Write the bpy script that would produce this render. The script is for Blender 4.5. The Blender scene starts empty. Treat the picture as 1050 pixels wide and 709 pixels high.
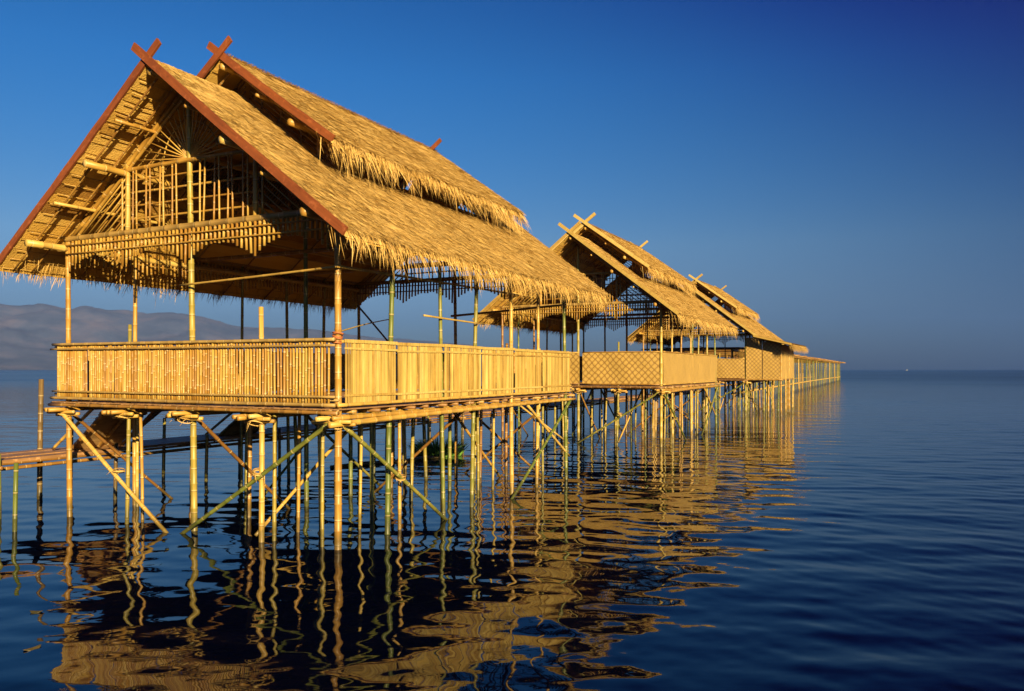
import bpy, math, random
import numpy as np
from mathutils import noise as mnoise, Vector
R = math.radians
rng = np.random.default_rng(7)
random.seed(7)
sc = bpy.context.scene
COL = sc.collection

# ------------------------------------------------------------------ mesh builder
class MB:
    """collects tubes, boxes and blades and links them as one mesh"""
    def __init__(s):
        s.v = []; s.n = 0; s.q = []; s.t = []; s.quv = []; s.tuv = []; s.qs = []; s.ts = []
    def add(s, V, Q=None, T=None, quv=None, tuv=None, smooth=False):
        V = np.asarray(V, float).reshape(-1, 3); b = s.n
        s.v.append(V); s.n += len(V)
        if Q is not None and len(Q):
            Q = np.asarray(Q, int).reshape(-1, 4)
            s.q.append(Q + b); s.qs.append(np.full(len(Q), smooth))
            s.quv.append(np.zeros((len(Q), 4, 2)) if quv is None else np.asarray(quv, float).reshape(-1, 4, 2))
        if T is not None and len(T):
            T = np.asarray(T, int).reshape(-1, 3)
            s.t.append(T + b); s.ts.append(np.full(len(T), smooth))
            s.tuv.append(np.zeros((len(T), 3, 2)) if tuv is None else np.asarray(tuv, float).reshape(-1, 3, 2))
    def tube(s, pts, rad, n=8, caps=True):
        P = np.asarray(pts, float); m = len(P)
        rad = np.broadcast_to(np.asarray(rad, float), (m,))
        tg = np.gradient(P, axis=0); tg /= np.linalg.norm(tg, axis=1)[:, None] + 1e-12
        a = np.array([0, 0, 1.0]) if abs(tg[0][2]) < .9 else np.array([1.0, 0, 0])
        rings = []
        x = np.cross(tg[0], a); x /= np.linalg.norm(x)
        for i in range(m):
            x = x - tg[i] * (x @ tg[i]); x /= np.linalg.norm(x) + 1e-12
            y = np.cross(tg[i], x)
            th = np.arange(n) * 2 * math.pi / n
            rings.append(P[i] + rad[i] * (np.cos(th)[:, None] * x + np.sin(th)[:, None] * y))
        V = np.concatenate(rings)
        d = np.r_[0, np.cumsum(np.linalg.norm(np.diff(P, axis=0), axis=1))]
        Q = []; U = []
        for i in range(m - 1):
            for k in range(n):
                k2 = (k + 1) % n
                Q.append((i*n+k, i*n+k2, (i+1)*n+k2, (i+1)*n+k))
                U.append(((k/n, d[i]), ((k+1)/n, d[i]), ((k+1)/n, d[i+1]), (k/n, d[i+1])))
        T = []; TU = []
        if caps:
            V = np.concatenate([V, P[:1], P[-1:]])
            c0, c1 = m*n, m*n+1
            for k in range(n):
                k2 = (k + 1) % n
                T.append((c0, k2, k)); TU.append(((.5, d[0]),)*3)
                T.append((c1, (m-1)*n+k, (m-1)*n+k2)); TU.append(((.5, d[-1]),)*3)
        s.add(V, Q, T, U, TU, True)
    def pole(s, p0, p1, r0, r1=None, n=8, seg=.36, bend=.012, node=True, rnd=None):
        """a bamboo cane: slight bow, swollen nodes, taper"""
        g = rnd or random
        p0 = np.array(p0, float); p1 = np.array(p1, float); r1 = r0 * .88 if r1 is None else r1
        L = np.linalg.norm(p1 - p0); dr = (p1 - p0) / L
        a = np.cross(dr, [0.3, 0.5, 0.8]); a /= np.linalg.norm(a); b2 = np.cross(dr, a)
        ph = g.uniform(0, 6.28); bv = bend * L * (math.cos(ph) * a + math.sin(ph) * b2)
        ts = [0.0]; rs = [1.0]
        if node:
            t = g.uniform(.1, seg)
            while t < L - .06:
                w = .016
                for dt, k in ((-w, 1.0), (-.004, 1.10), (.006, 1.07), (w, .97)):
                    ts.append((t + dt) / L); rs.append(k)
                t += seg * g.uniform(.85, 1.15)
        else:
            for i in range(1, max(2, int(L / .8))): ts.append(i / max(2, int(L / .8))); rs.append(1)
        ts.append(1.0); rs.append(1.0)
        ts = np.array(ts); rs = np.array(rs)
        P = p0 + ts[:, None] * (p1 - p0) + (np.sin(ts * math.pi))[:, None] * bv
        s.tube(P, rs * (r0 + (r1 - r0) * ts), n)
    def box(s, c, sx, sy, sz, ax=None, ay=None, az=None):
        """a box centred on c; ax, ay, az are its unit axes"""
        c = np.array(c, float)
        ax = np.array(ax if ax is not None else (1, 0, 0), float); ay = np.array(ay if ay is not None else (0, 1, 0), float)
        az = np.array(az if az is not None else (0, 0, 1), float)
        V = [c + i*ax*sx/2 + j*ay*sy/2 + k*az*sz/2 for i in (-1, 1) for j in (-1, 1) for k in (-1, 1)]
        Q = [(0,1,3,2), (4,6,7,5), (0,4,5,1), (2,3,7,6), (0,2,6,4), (1,5,7,3)]
        L3 = {0: (sz, sy), 1: (sy, sz), 2: (sx, sz), 3: (sz, sx), 4: (sy, sx), 5: (sx, sz)}
        U = []
        off = random.uniform(0, 5)
        loc = [(i*sx/2, j*sy/2, k*sz/2) for i in (-1, 1) for j in (-1, 1) for k in (-1, 1)]
        pl = [(1,2), (1,2), (0,2), (0,2), (0,1), (0,1)]
        for f, (a, b) in zip(Q, pl):
            U.append([(loc[i][a] + off, loc[i][b]) for i in f])
        s.add(V, Q, None, U)
    def board(s, p0, p1, w, t, up):
        """a plank from p0 to p1, w tall along `up`, t thick"""
        p0 = np.array(p0, float); p1 = np.array(p1, float); L = np.linalg.norm(p1-p0); ax = (p1-p0)/L
        up = np.array(up, float); up = up - ax*(up@ax); up /= np.linalg.norm(up); ay = np.cross(up, ax)
        s.box((p0+p1)/2, L, t, w, ax, ay, up)
    def strands(s, P, D, N, L, W, lift=0.0, droop=None, nseg=2, roll=0):
        """many grass blades: root P, direction D, surface normal N, length L, width W"""
        n = len(P); S = np.cross(D, N); S /= np.linalg.norm(S, axis=1)[:, None] + 1e-9
        if roll:
            T_ = np.cross(S, D); ra = np.random.default_rng(n).normal(0, roll, n)[:, None]; S = S*np.cos(ra) + T_*np.sin(ra)
        rows = []
        for i in range(nseg):
            t = i / nseg
            c = P + D*(L*t)[:, None] + N*(np.asarray(lift)*(t**1.5)*np.ones(n))[:, None]
            if droop is not None: c = c + droop*((L*t)**2)[:, None]
            hw = (W*(.5 - .22*t))[:, None]
            rows += [c - S*hw, c + S*hw]
        c = P + D*L[:, None] + N*(np.asarray(lift)*np.ones(n))[:, None]
        if droop is not None: c = c + droop*(L**2)[:, None]
        rows.append(c)
        k = len(rows); V = np.stack(rows, 1).reshape(-1, 3)
        base = np.arange(n)*k; Q = []; QU = []
        for i in range(nseg-1):
            Q.append(np.stack([base+2*i, base+2*i+1, base+2*i+3, base+2*i+2], 1))
        i = nseg-1
        T = np.stack([base+2*i, base+2*i+1, base+2*i+2], 1)
        s.add(V, np.concatenate(Q) if Q else None, T, None, None, True)
    def mesh(s, name):
        me = bpy.data.meshes.new(name)
        V = np.concatenate(s.v) if s.v else np.zeros((0, 3))
        Q = np.concatenate(s.q) if s.q else np.zeros((0, 4), int)
        T = np.concatenate(s.t) if s.t else np.zeros((0, 3), int)
        me.vertices.add(len(V)); me.vertices.foreach_set('co', V.ravel().astype(np.float32))
        nl = Q.size + T.size
        me.loops.add(nl); me.loops.foreach_set('vertex_index', np.r_[Q.ravel(), T.ravel()].astype(np.int32))
        me.polygons.add(len(Q)+len(T))
        me.polygons.foreach_set('loop_start', np.r_[np.arange(len(Q))*4, Q.size+np.arange(len(T))*3].astype(np.int32))
        me.polygons.foreach_set('use_smooth', np.concatenate(s.qs+s.ts).astype(bool))
        uv = me.uv_layers.new(name='UVMap')
        U = np.concatenate([x.reshape(-1, 2) for x in s.quv] + [x.reshape(-1, 2) for x in s.tuv])
        uv.data.foreach_set('uv', U.ravel().astype(np.float32))
        me.update(calc_edges=True); me.validate()
        return me

CACHE = {}
def part(name, key, fn, mat, parent, loc=None):
    """link a mesh made by fn (made once per key) as a child of parent"""
    mk = (key, mat.name)
    if mk not in CACHE:
        me = fn() if not isinstance(fn, MB) else fn
        me = me.mesh(name); me.materials.append(mat); CACHE[mk] = me
    o = bpy.data.objects.new(name, CACHE[mk]); COL.objects.link(o)
    if parent: o.parent = parent
    if loc is not None: o.location = loc
    return o
def one(name, mb, mat, parent=None):
    me = mb.mesh(name); me.materials.append(mat)
    o = bpy.data.objects.new(name, me); COL.objects.link(o)
    if parent: o.parent = parent
    return o
def empty(name, loc, rz=0):
    o = bpy.data.objects.new(name, None); COL.objects.link(o); o.location = loc; o.rotation_euler.z = rz
    o.empty_display_size = .3
    return o
def tag(o, label=None, cat=None, group=None, kind=None):
    for k, v in (('label', label), ('category', cat), ('group', group), ('kind', kind)):
        if v: o[k] = v
    return o

# ------------------------------------------------------------------ materials
class NT:
    def __init__(s, name):
        s.m = bpy.data.materials.new(name); s.m.use_nodes = True; s.t = s.m.node_tree
        s.b = s.t.nodes['Principled BSDF']; s.out = s.t.nodes['Material Output']
    def n(s, typ, **kw):
        nd = s.t.nodes.new(typ)
        for k, v in kw.items():
            if k.startswith('i_'):
                key = k[2:]; key = int(key) if key.isdigit() else key.replace('_', ' ')
                nd.inputs[key].default_value = v
            else: setattr(nd, k, v)
        return nd
    def l(s, a, b): s.t.links.new(a, b)
    def math(s, op, a, b=None, clamp=False):
        nd = s.n('ShaderNodeMath', operation=op, use_clamp=clamp)
        for i, x in enumerate((a, b)):
            if x is None: continue
            if isinstance(x, (int, float)): nd.inputs[i].default_value = x
            else: s.l(x, nd.inputs[i])
        return nd.outputs[0]
    def mix(s, f, a, b, mode='MIX'):
        nd = s.n('ShaderNodeMix', data_type='RGBA', blend_type=mode)
        for i, x in ((0, f), (6, a), (7, b)):
            if isinstance(x, (int, float)): nd.inputs[i].default_value = x
            elif isinstance(x, tuple): nd.inputs[i].default_value = (*x, 1)
            else: s.l(x, nd.inputs[i])
        return nd.outputs[2]
    def ramp(s, f, stops):
        nd = s.n('ShaderNodeValToRGB'); e = nd.color_ramp.elements
        while len(e) < len(stops): e.new(.5)
        for el, (p, c) in zip(e, stops): el.position = p; el.color = (*c, 1)
        s.l(f, nd.inputs[0]); return nd.outputs[0]
    def bump(s, h, strength=.4, dist=.01):
        nd = s.n('ShaderNodeBump'); nd.inputs['Strength'].default_value = strength; nd.inputs['Distance'].default_value = dist
        s.l(h, nd.inputs['Height']); s.l(nd.outputs[0], s.b.inputs['Normal'])

def bamboo(name, stops, rough=.42, node=True, wet=False):
    k = NT(name)
    geo = k.n('ShaderNodeNewGeometry'); oi = k.n('ShaderNodeObjectInfo'); tc = k.n('ShaderNodeTexCoord')
    rnd = k.math('FRACT', k.math('ADD', geo.outputs['Random Per Island'], oi.outputs['Random']))
    mp = k.n('ShaderNodeMapping'); k.l(tc.outputs['UV'], mp.inputs[0]); mp.inputs['Scale'].default_value = (3, 1.6, 1)
    cv = k.n('ShaderNodeCombineXYZ'); k.l(k.math('MULTIPLY', rnd, 37.0), cv.inputs[2]); k.l(k.math('MULTIPLY', rnd, 9.0), cv.inputs[1])
    k.l(cv.outputs[0], mp.inputs['Location'])
    ns = k.n('ShaderNodeTexNoise', i_Scale=1.3, i_Detail=4.0, i_Roughness=.6); k.l(mp.outputs[0], ns.inputs['Vector'])
    f = k.math('ADD', k.math('MULTIPLY', rnd, .62), k.math('MULTIPLY', k.math('SUBTRACT', ns.outputs['Fac'], .3), .95), True)
    c = k.ramp(f, stops)
    sep = k.n('ShaderNodeSeparateXYZ'); k.l(tc.outputs['UV'], sep.inputs[0])
    # fine streaks along the cane and dark blotches
    mp2 = k.n('ShaderNodeMapping'); k.l(tc.outputs['UV'], mp2.inputs[0]); mp2.inputs['Scale'].default_value = (26, 1.4, 1)
    st = k.n('ShaderNodeTexNoise', i_Scale=1.0, i_Detail=3.0); k.l(mp2.outputs[0], st.inputs['Vector'])
    c = k.mix(k.math('MULTIPLY', k.math('SUBTRACT', st.outputs['Fac'], .42, True), 1.6, True), c, tuple(x*.45 for x in stops[0][1]))
    if node:
        fr = k.math('FRACT', k.math('ADD', k.math('DIVIDE', sep.outputs[1], .36), k.math('MULTIPLY', rnd, 7.0)))
        ring = k.math('LESS_THAN', fr, .035)
        c = k.mix(k.math('MULTIPLY', ring, .55), c, (.10, .06, .02))
        ring2 = k.math('MULTIPLY', k.math('GREATER_THAN', fr, .035), k.math('LESS_THAN', fr, .09))
        c = k.mix(k.math('MULTIPLY', ring2, .35), c, (.62, .5, .26))
    # slime and damp at the waterline
    sz = k.n('ShaderNodeSeparateXYZ'); k.l(geo.outputs['Position'], sz.inputs[0])
    wetf = k.math('MULTIPLY', k.math('SUBTRACT', k.math('ADD', .16, k.math('MULTIPLY', ns.outputs['Fac'], .42)), sz.outputs[2], True), 5.0, True)
    c = k.mix(k.math('MULTIPLY', wetf, .72), c, (.035, .035, .012))
    k.l(c, k.b.inputs['Base Color']); k.b.inputs['Roughness'].default_value = rough
    k.b.inputs['Specular IOR Level'].default_value = .4
    k.bump(st.outputs['Fac'], .35, .006)
    return k.m

def thatch(name, dark, mid, light):
    k = NT(name)
    geo = k.n('ShaderNodeNewGeometry'); tc = k.n('ShaderNodeTexCoord')
    ns = k.n('ShaderNodeTexNoise', i_Scale=2.3, i_Detail=6.0, i_Roughness=.7); k.l(tc.outputs['Object'], ns.inputs['Vector'])
    ns2 = k.n('ShaderNodeTexNoise', i_Scale=38.0, i_Detail=3.0); k.l(tc.outputs['Object'], ns2.inputs['Vector'])
    f = k.math('ADD', k.math('MULTIPLY', geo.outputs['Random Per Island'], .85),
               k.math('ADD', k.math('MULTIPLY', k.math('SUBTRACT', ns.outputs['Fac'], .5), .55), k.math('MULTIPLY', k.math('SUBTRACT', ns2.outputs['Fac'], .4), .2)), True)
    c = k.ramp(f, [(0, dark), (.3, mid), (.62, tuple((a+b)/2 for a, b in zip(mid, light))), (1, light)])
    k.l(c, k.b.inputs['Base Color']); k.b.inputs['Roughness'].default_value = .8
    k.b.inputs['Specular IOR Level'].default_value = .25
    k.bump(ns2.outputs['Fac'], .7, .02)
    return k.m

def weave(name, pitch, lightc, darkc, diamond=True):
    k = NT(name); tc = k.n('ShaderNodeTexCoord'); sep = k.n('ShaderNodeSeparateXYZ'); k.l(tc.outputs['UV'], sep.inputs[0])
    u, v = sep.outputs[0], sep.outputs[1]
    dn = k.n('ShaderNodeTexNoise', i_Scale=2.2, i_Detail=3.0); k.l(tc.outputs['Object'], dn.inputs['Vector'])
    fn = k.n('ShaderNodeTexNoise', i_Scale=60.0, i_Detail=2.0); k.l(tc.outputs['Object'], fn.inputs['Vector'])
    wob = k.math('MULTIPLY', k.math('SUBTRACT', dn.outputs['Fac'], .5), .13)
    u = k.math('ADD', u, wob); v = k.math('ADD', v, wob)
    # narrow strips passing over and under
    s1 = k.math('SINE', k.math('MULTIPLY', u, 2*math.pi/.035)); s2 = k.math('SINE', k.math('MULTIPLY', v, 2*math.pi/.035))
    fine = k.math('MULTIPLY', s1, s2)
    if diamond:
        a = k.math('SINE', k.math('MULTIPLY', k.math('ADD', u, v), math.pi/pitch))
        b = k.math('SINE', k.math('MULTIPLY', k.math('SUBTRACT', u, v), math.pi/pitch))
        d = k.math('ABSOLUTE', k.math('MULTIPLY', a, b))
        line = k.math('MULTIPLY', k.math('MULTIPLY', k.math('SUBTRACT', .40, d, True), 3.0, True), k.math('ADD', .35, k.math('MULTIPLY', fn.outputs['Fac'], .9)), True)
        eye = k.math('MULTIPLY', k.math('SUBTRACT', d, .72, True), 3.5, True)
        c = k.mix(line, lightc, darkc)
        c = k.mix(k.math('MULTIPLY', eye, .7), c, tuple(min(.8, x*1.4) for x in lightc))
        h = k.math('ADD', k.math('MULTIPLY', line, -1.0), k.math('MULTIPLY', fine, .25))
    else:
        c = k.mix(k.math('MULTIPLY', k.math('ADD', fine, 1.0), .22), lightc, darkc)
        pan = k.math('LESS_THAN', k.math('FRACT', k.math('DIVIDE', u, .62)), .02)
        c = k.mix(k.math('MULTIPLY', pan, .5), c, darkc)
        h = fine
    c = k.mix(k.math('MULTIPLY', k.math('SUBTRACT', dn.outputs['Fac'], .35, True), .9, True), c, tuple(x*.62 for x in lightc))
    c = k.mix(k.math('MULTIPLY', fn.outputs['Fac'], .22), c, darkc)
    k.l(c, k.b.inputs['Base Color']); k.b.inputs['Roughness'].default_value = .55
    k.bump(h, .8, .008)
    return k.m

def wood(name, a, b, scale=(2, 40, 40)):
    k = NT(name); tc = k.n('ShaderNodeTexCoord'); mp = k.n('ShaderNodeMapping'); k.l(tc.outputs['UV'], mp.inputs[0])
    mp.inputs['Scale'].default_value = scale
    ns = k.n('ShaderNodeTexNoise', i_Scale=1.0, i_Detail=5.0, i_Distortion=.4); k.l(mp.outputs[0], ns.inputs['Vector'])
    n2 = k.n('ShaderNodeTexNoise', i_Scale=1.6, i_Detail=2.0); k.l(tc.outputs['Object'], n2.inputs['Vector'])
    geo = k.n('ShaderNodeNewGeometry')
    f = k.math('ADD', k.math('MULTIPLY', ns.outputs['Fac'], .7), k.math('ADD', k.math('MULTIPLY', n2.outputs['Fac'], .4), k.math('MULTIPLY', geo.outputs['Random Per Island'], .25)))
    c = k.ramp(f, [(.35, a), (.95, b)])
    n3 = k.n('ShaderNodeTexNoise', i_Scale=9.0, i_Detail=6.0, i_Roughness=.7); k.l(tc.outputs['Object'], n3.inputs['Vector'])
    c = k.mix(k.math('MULTIPLY', k.math('SUBTRACT', n3.outputs['Fac'], .56, True), 5.0, True), c, tuple(min(.8, x*1.5+.02) for x in b))
    c = k.mix(k.math('MULTIPLY', k.math('SUBTRACT', .42, n3.outputs['Fac'], True), 5.0, True), c, tuple(x*.4 for x in a))
    k.l(c, k.b.inputs['Base Color']); k.b.inputs['Roughness'].default_value = .6
    k.bump(ns.outputs['Fac'], .4, .006)
    return k.m

M = {}
M['gold'] = bamboo('bamboo_gold', [(0, (0.240, 0.120, 0.024)), (.35, (0.400, 0.232, 0.044)), (.7, (0.496, 0.328, 0.075)), (1, (0.528, 0.400, 0.129))])
M['green'] = bamboo('bamboo_green', [(0, (0.068, 0.104, 0.019)), (.4, (0.136, 0.160, 0.031)), (.7, (0.272, 0.224, 0.048)), (1, (0.400, 0.288, 0.068))])
M['olive'] = bamboo('bamboo_olive', [(0, (0.128, 0.128, 0.024)), (.35, (0.288, 0.232, 0.048)), (.7, (0.448, 0.320, 0.068)), (1, (0.512, 0.384, 0.122))])
M['brown'] = bamboo('bamboo_brown', [(0, (0.120, 0.056, 0.017)), (.45, (0.224, 0.112, 0.027)), (.8, (0.336, 0.192, 0.041)), (1, (0.400, 0.264, 0.068))])
M['pale'] = bamboo('bamboo_split_pale', [(0, (.20, .105, .022)), (.22, (.36, .235, .055)), (.6, (.46, .335, .092)), (1, (.55, .43, .15))], .5, False)
M['slat'] = bamboo('bamboo_slat', [(0, (0.151, 0.069, 0.015)), (.3, (0.303, 0.158, 0.027)), (.65, (0.413, 0.255, 0.050)), (1, (0.468, 0.344, 0.100))])
M['rail'] = bamboo('bamboo_rail', [(0, (0.192, 0.112, 0.034)), (.5, (0.304, 0.200, 0.061)), (1, (0.400, 0.288, 0.102))])
M['thatch'] = thatch('thatch_straw', (.19, .098, .024), (.50, .32, .085), (.66, .475, .18))
M['lining'] = thatch('thatch_lining', (.26, .13, .025), (.56, .34, .065), (.70, .48, .13))
M['red'] = wood('red_board', (0.094, 0.022, 0.006), (0.238, 0.066, 0.015))
M['weave'] = weave('woven_mat', .23, (0.425, 0.281, 0.069), (0.170, 0.089, 0.020))
M['mat'] = weave('plain_mat', .16, (0.476, 0.323, 0.090), (0.306, 0.187, 0.043), False)
M['plank'] = wood('grey_brown_plank', (.09, .048, .022), (.34, .19, .08), (2, 12, 12))
M['walk'] = wood('walkway_plank', (.12, .062, .026), (.42, .23, .095), (2, 12, 12))
M['rampmat'] = wood('ramp_slats', (.24, .14, .055), (.56, .37, .15), (2, 14, 14))
M['straw'] = thatch('straw_tie', (.30, .18, .05), (.52, .34, .10), (.66, .48, .18))
M['rope'] = wood('red_rope', (.22, .06, .02), (.45, .16, .05), (20, 20, 20))
M['weathered'] = bamboo('bamboo_weathered', [(0, (.05, .04, .02)), (.5, (.12, .08, .035)), (1, (.22, .15, .06))])

# ------------------------------------------------------------------ pavilion geometry
# local frame: x to the right (0 = right posts, -6.1 = left posts), y away, z from the water
CX, HW, LY = -3.05, 3.05, 8.45
YS = [LY*i/6 for i in range(7)]
XS = [0, -1.525, -3.05, -4.575, -6.1]
ZA, SL = 7.48, .775          # main roof ridge height and slope
ZB, SU = 8.05, .725          # clerestory roof
HCUT, HE, HU = 1.70, 3.83, 2.40
Y0, Y1 = -.80, 9.35
UY0, UY1 = .66, 7.55
TH = .10
ZF = 2.09

def zmain(h): return ZA - SL*h
def slope_sheet(mb, sg, h0, h1, y0, y1, za, sl, dens, seed, edge_front=True, thick=TH, lo=.12, hi=.36):
    """one thatched slope: body, combed straw laid down the slope, ragged rear edge"""
    g = np.random.default_rng(seed)
    nh = max(2, int((h1-h0)/.12)); ny = max(2, int((y1-y0)/.15))
    hs = np.linspace(h0, h1, nh+1); ys = np.linspace(y0, y1, ny+1)
    H, Y = np.meshgrid(hs, ys, indexing='ij')
    bumpy = g.normal(0, .009, H.shape) + .012*np.sin(Y*1.7+seed) * np.sin(H*2.3) + .005*np.sin(Y*4.1+H*3)
    edge = np.minimum(1, (H-h0)/.2+ (1 if h0 > .5 else .3))
    Z = za - sl*H + bumpy*edge
    X = CX + sg*H
    top = np.stack([X, Y, Z], -1).reshape(-1, 3); bot = np.stack([X, Y, za - sl*H - thick], -1).reshape(-1, 3)
    W = ny+1; Q = []
    I = lambda i, j: i*W+j
    for i in range(nh):
        for j in range(ny):
            q = (I(i,j), I(i+1,j), I(i+1,j+1), I(i,j+1)); Q.append(q if sg > 0 else q[::-1])
    nT = len(top)
    for i in range(nh):
        for j in (0, ny): 
            q = (I(i,j), I(i,j)+nT, I(i+1,j)+nT, I(i+1,j)); Q.append(q)
    for j in range(ny):
        for i in (0, nh):
            Q.append((I(i,j), I(i,j+1), I(i,j+1)+nT, I(i,j)+nT))
    mb.add(np.concatenate([top, bot]), Q, None, None, None, False)
    c = math.sqrt(1+sl*sl); dn = np.array([sg/c, 0, -sl/c]); nm = np.array([sg*sl/c, 0, 1/c])
    area = (h1-h0)*c*(y1-y0); n = int(area*dens)
    h = g.uniform(h0, h1, n); y = g.uniform(y0+.005, y1, n)
    crs = h0 + np.round((h-h0)/.21)*.21 + g.normal(.0, .035, n) + .03*np.sin(y*2.7); h = np.clip(np.where(g.random(n) < .45, crs, h), h0, h1)
    P = np.stack([CX+sg*h, y, za-sl*h], 1) + nm*g.uniform(-.004, .012, n)[:, None]
    a = g.normal(0, .17, n) + .10*np.sin(y*2.1+h*1.3)
    D = dn*np.cos(a)[:, None] + np.array([0, 1, 0])*np.sin(a)[:, None]
    L = g.uniform(lo, hi, n); lim = h1+g.uniform(-.04, .17, n); over = h + L/c > lim
    L = np.where(over, np.maximum(.05, (lim-h)*c), L)
    yend = P[:, 1] + D[:, 1]*L
    D[:, 1] = np.where(yend < y0, np.abs(D[:, 1]), D[:, 1])
    N = np.tile(nm, (n, 1))
    mb.strands(P, D, N, L, g.uniform(.007, .016, n), np.where(h < .25, .008, g.uniform(.004, .040, n)), None, 2, .28)
    # straggling rear edge
    n = int((h1-h0)*c*140)
    h = g.uniform(h0, h1, n); P = np.stack([CX+sg*h, np.full(n, y1-.08), za-sl*h-g.uniform(0, thick, n)], 1)
    D = dn*g.uniform(.3, 1.2, n)[:, None] + np.array([0, 1, 0])*g.uniform(.3, .9, n)[:, None]
    D /= np.linalg.norm(D, axis=1)[:, None]
    mb.strands(P, D, np.tile(nm, (n, 1)), g.uniform(.1, .26, n), g.uniform(.007, .013, n), 0, np.array([0, 0, -.5]))

def fringe(sg, h, y0, y1, za, sl, per_m, lmin, lmax, seed, clump=1.0, yfade=0):
    """straw hanging off an eave in uneven locks"""
    mb = MB(); g = np.random.default_rng(seed)
    c = math.sqrt(1+sl*sl); dn = np.array([sg/c, 0, -sl/c]); nm = np.array([sg*sl/c, 0, 1/c])
    nl = int((y1-y0)*14); loc = g.uniform(y0, y1, nl); ll = g.uniform(.55, 1.15, nl); la = g.normal(0, .28, nl); lc = g.uniform(-.6, 1.0, nl)
    n = int((y1-y0)*per_m)
    k = g.integers(0, nl, n); y = loc[k] + g.normal(0, .03, n)
    free = g.random(n) < .35; y = np.where(free, g.uniform(y0, y1, n), y)
    y = np.clip(y, y0, y1)
    # irregular line of the eave, long wave
    wave = .5*np.sin(y*1.3+seed) + .3*np.sin(y*3.1+seed*2) + .25*np.sin(y*7.7)
    dep = np.where(g.random(n) < .35, .012, g.uniform(-TH*1.0, .012, n))
    P = np.stack([CX+sg*(h-.45*g.random(n)**2), y, np.zeros(n)], 1); P[:, 2] = za - sl*np.abs(P[:, 0]-CX) + dep
    a = la[k]*clump + g.normal(0, .12, n)
    st = g.uniform(.25, .75, n)[:, None]
    D = dn*st + np.array([0, 0, -1.0])*(1-st) + np.array([0, 1, 0])*np.sin(a)[:, None]*.9
    D /= np.linalg.norm(D, axis=1)[:, None]
    L = (lmin + (lmax-lmin)*g.random(n)**1.2)*ll[k]*(1+.25*wave)
    dr = np.stack([np.full(n, -sg*.25)*g.uniform(0, 1, n), lc[k]*.7, -g.uniform(.3, 1.0, n)], 1)
    mb.strands(P, D, np.tile(nm, (n, 1)), L, g.uniform(.006, .013, n), 0, dr, 4, 1.0)
    return mb

def lining(sg, h0, h1, y0, y1, za, sl, seed):
    """underside of the thatch: lapped courses stitched on thin battens"""
    mb = MB(); g = np.random.default_rng(seed); step = .185
    h = h0; ys = np.linspace(y0, y1, max(2, int((y1-y0)/.3)))
    while h < h1-.02:
        h2 = min(h1, h+step); W = len(ys)
        a = np.stack([np.full(W, CX+sg*h), ys, za-sl*h-TH-.012+g.normal(0, .004, W)], 1)
        b = np.stack([np.full(W, CX+sg*h2), ys, za-sl*h2-TH-.030+g.normal(0, .005, W)], 1)
        c = b + np.array([0, 0, .018])
        V = np.concatenate([a, b, c]); Q = []
        for j in range(W-1):
            q = (j, j+1, W+j+1, W+j); q2 = (W+j, W+j+1, 2*W+j+1, 2*W+j)
            Q += [q, q2] if sg > 0 else [q[::-1], q2[::-1]]
        mb.add(V, Q)
        h += step
    return mb
def battens(sg, h0, h1, y0, y1, za, sl, seed):
    mb = MB(); rr = random.Random(seed); h = h0 + .18
    while h < h1:
        z = za - sl*h - TH - .046
        mb.pole((CX+sg*h, y0, z+rr.uniform(-.006, .006)), (CX+sg*h, y1, z+rr.uniform(-.006, .006)), (.006), .006, 5, .5, .0005, False, rr)
        h += .185*rr.choice([1, 1, 1, 2])
    return mb
def rafters(sg, h0, h1, ys, za, sl, seed, r=.026):
    mb = MB(); rr = random.Random(seed)
    for y in ys:
        d = TH + .095
        mb.pole((CX+sg*h0, y, za-sl*h0-d), (CX+sg*h1, y+rr.uniform(-.05, .05), za-sl*h1-d), r, r*.9, 6, .4, .002, True, rr)
    return mb
def purlin(h, sg, y0, y1, za, sl, r, seed):
    mb = MB(); rr = random.Random(seed); z = za - sl*h - TH - .13 - r
    mb.pole((CX+sg*h, y0, z), (CX+sg*h, y1, z), r, r*.85, 10, .42, .001, True, rr)
    return mb
def barge(sg, h1, y, za, sl, w=.125, t=.035, ext=.34):
    mb = MB(); d = np.array([sg, 0, -sl])/math.sqrt(1+sl*sl); nm = np.array([sg*sl, 0, 1])/math.sqrt(1+sl*sl)
    a = np.array([CX, y, za-.015]) - d*ext; b = np.array([CX+sg*h1, y, za-sl*h1-.015]) + d*.03
    n = 16; L = np.linalg.norm(b-a); rr = random.Random(int(h1*100)+sg); V = []; Q = []; U = []
    for i in range(n+1):
        s_ = i/n; c = a+(b-a)*s_ + nm*(.022*math.sin(s_*math.pi*1.0)*-1 + rr.uniform(-.004, .004)); ww = w*(1+rr.uniform(-.05, .05)); ty = rr.uniform(-.004, .004)
        for (i2, j2) in ((-1, -1), (1, -1), (1, 1), (-1, 1)): V.append(c + nm*ww/2*j2 + np.array([0, i2*t/2+ty, 0]))
    for i in range(n):
        for k in range(4):
            q = (i*4+k, i*4+(k+1) % 4, i*4+4+(k+1) % 4, i*4+4+k); Q.append(q if sg > 0 else q[::-1])
            u = [(i*L/n, k*.1), (i*L/n, k*.1+.1), ((i+1)*L/n, k*.1+.1), ((i+1)*L/n, k*.1)]; U.append(u if sg > 0 else u[::-1])
    Q += [(3, 2, 1, 0), (n*4, n*4+1, n*4+2, n*4+3)]; U += [[(0, 0), (.1, 0), (.1, .1), (0, .1)]]*2
    mb.add(V, Q, None, U); return mb
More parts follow.
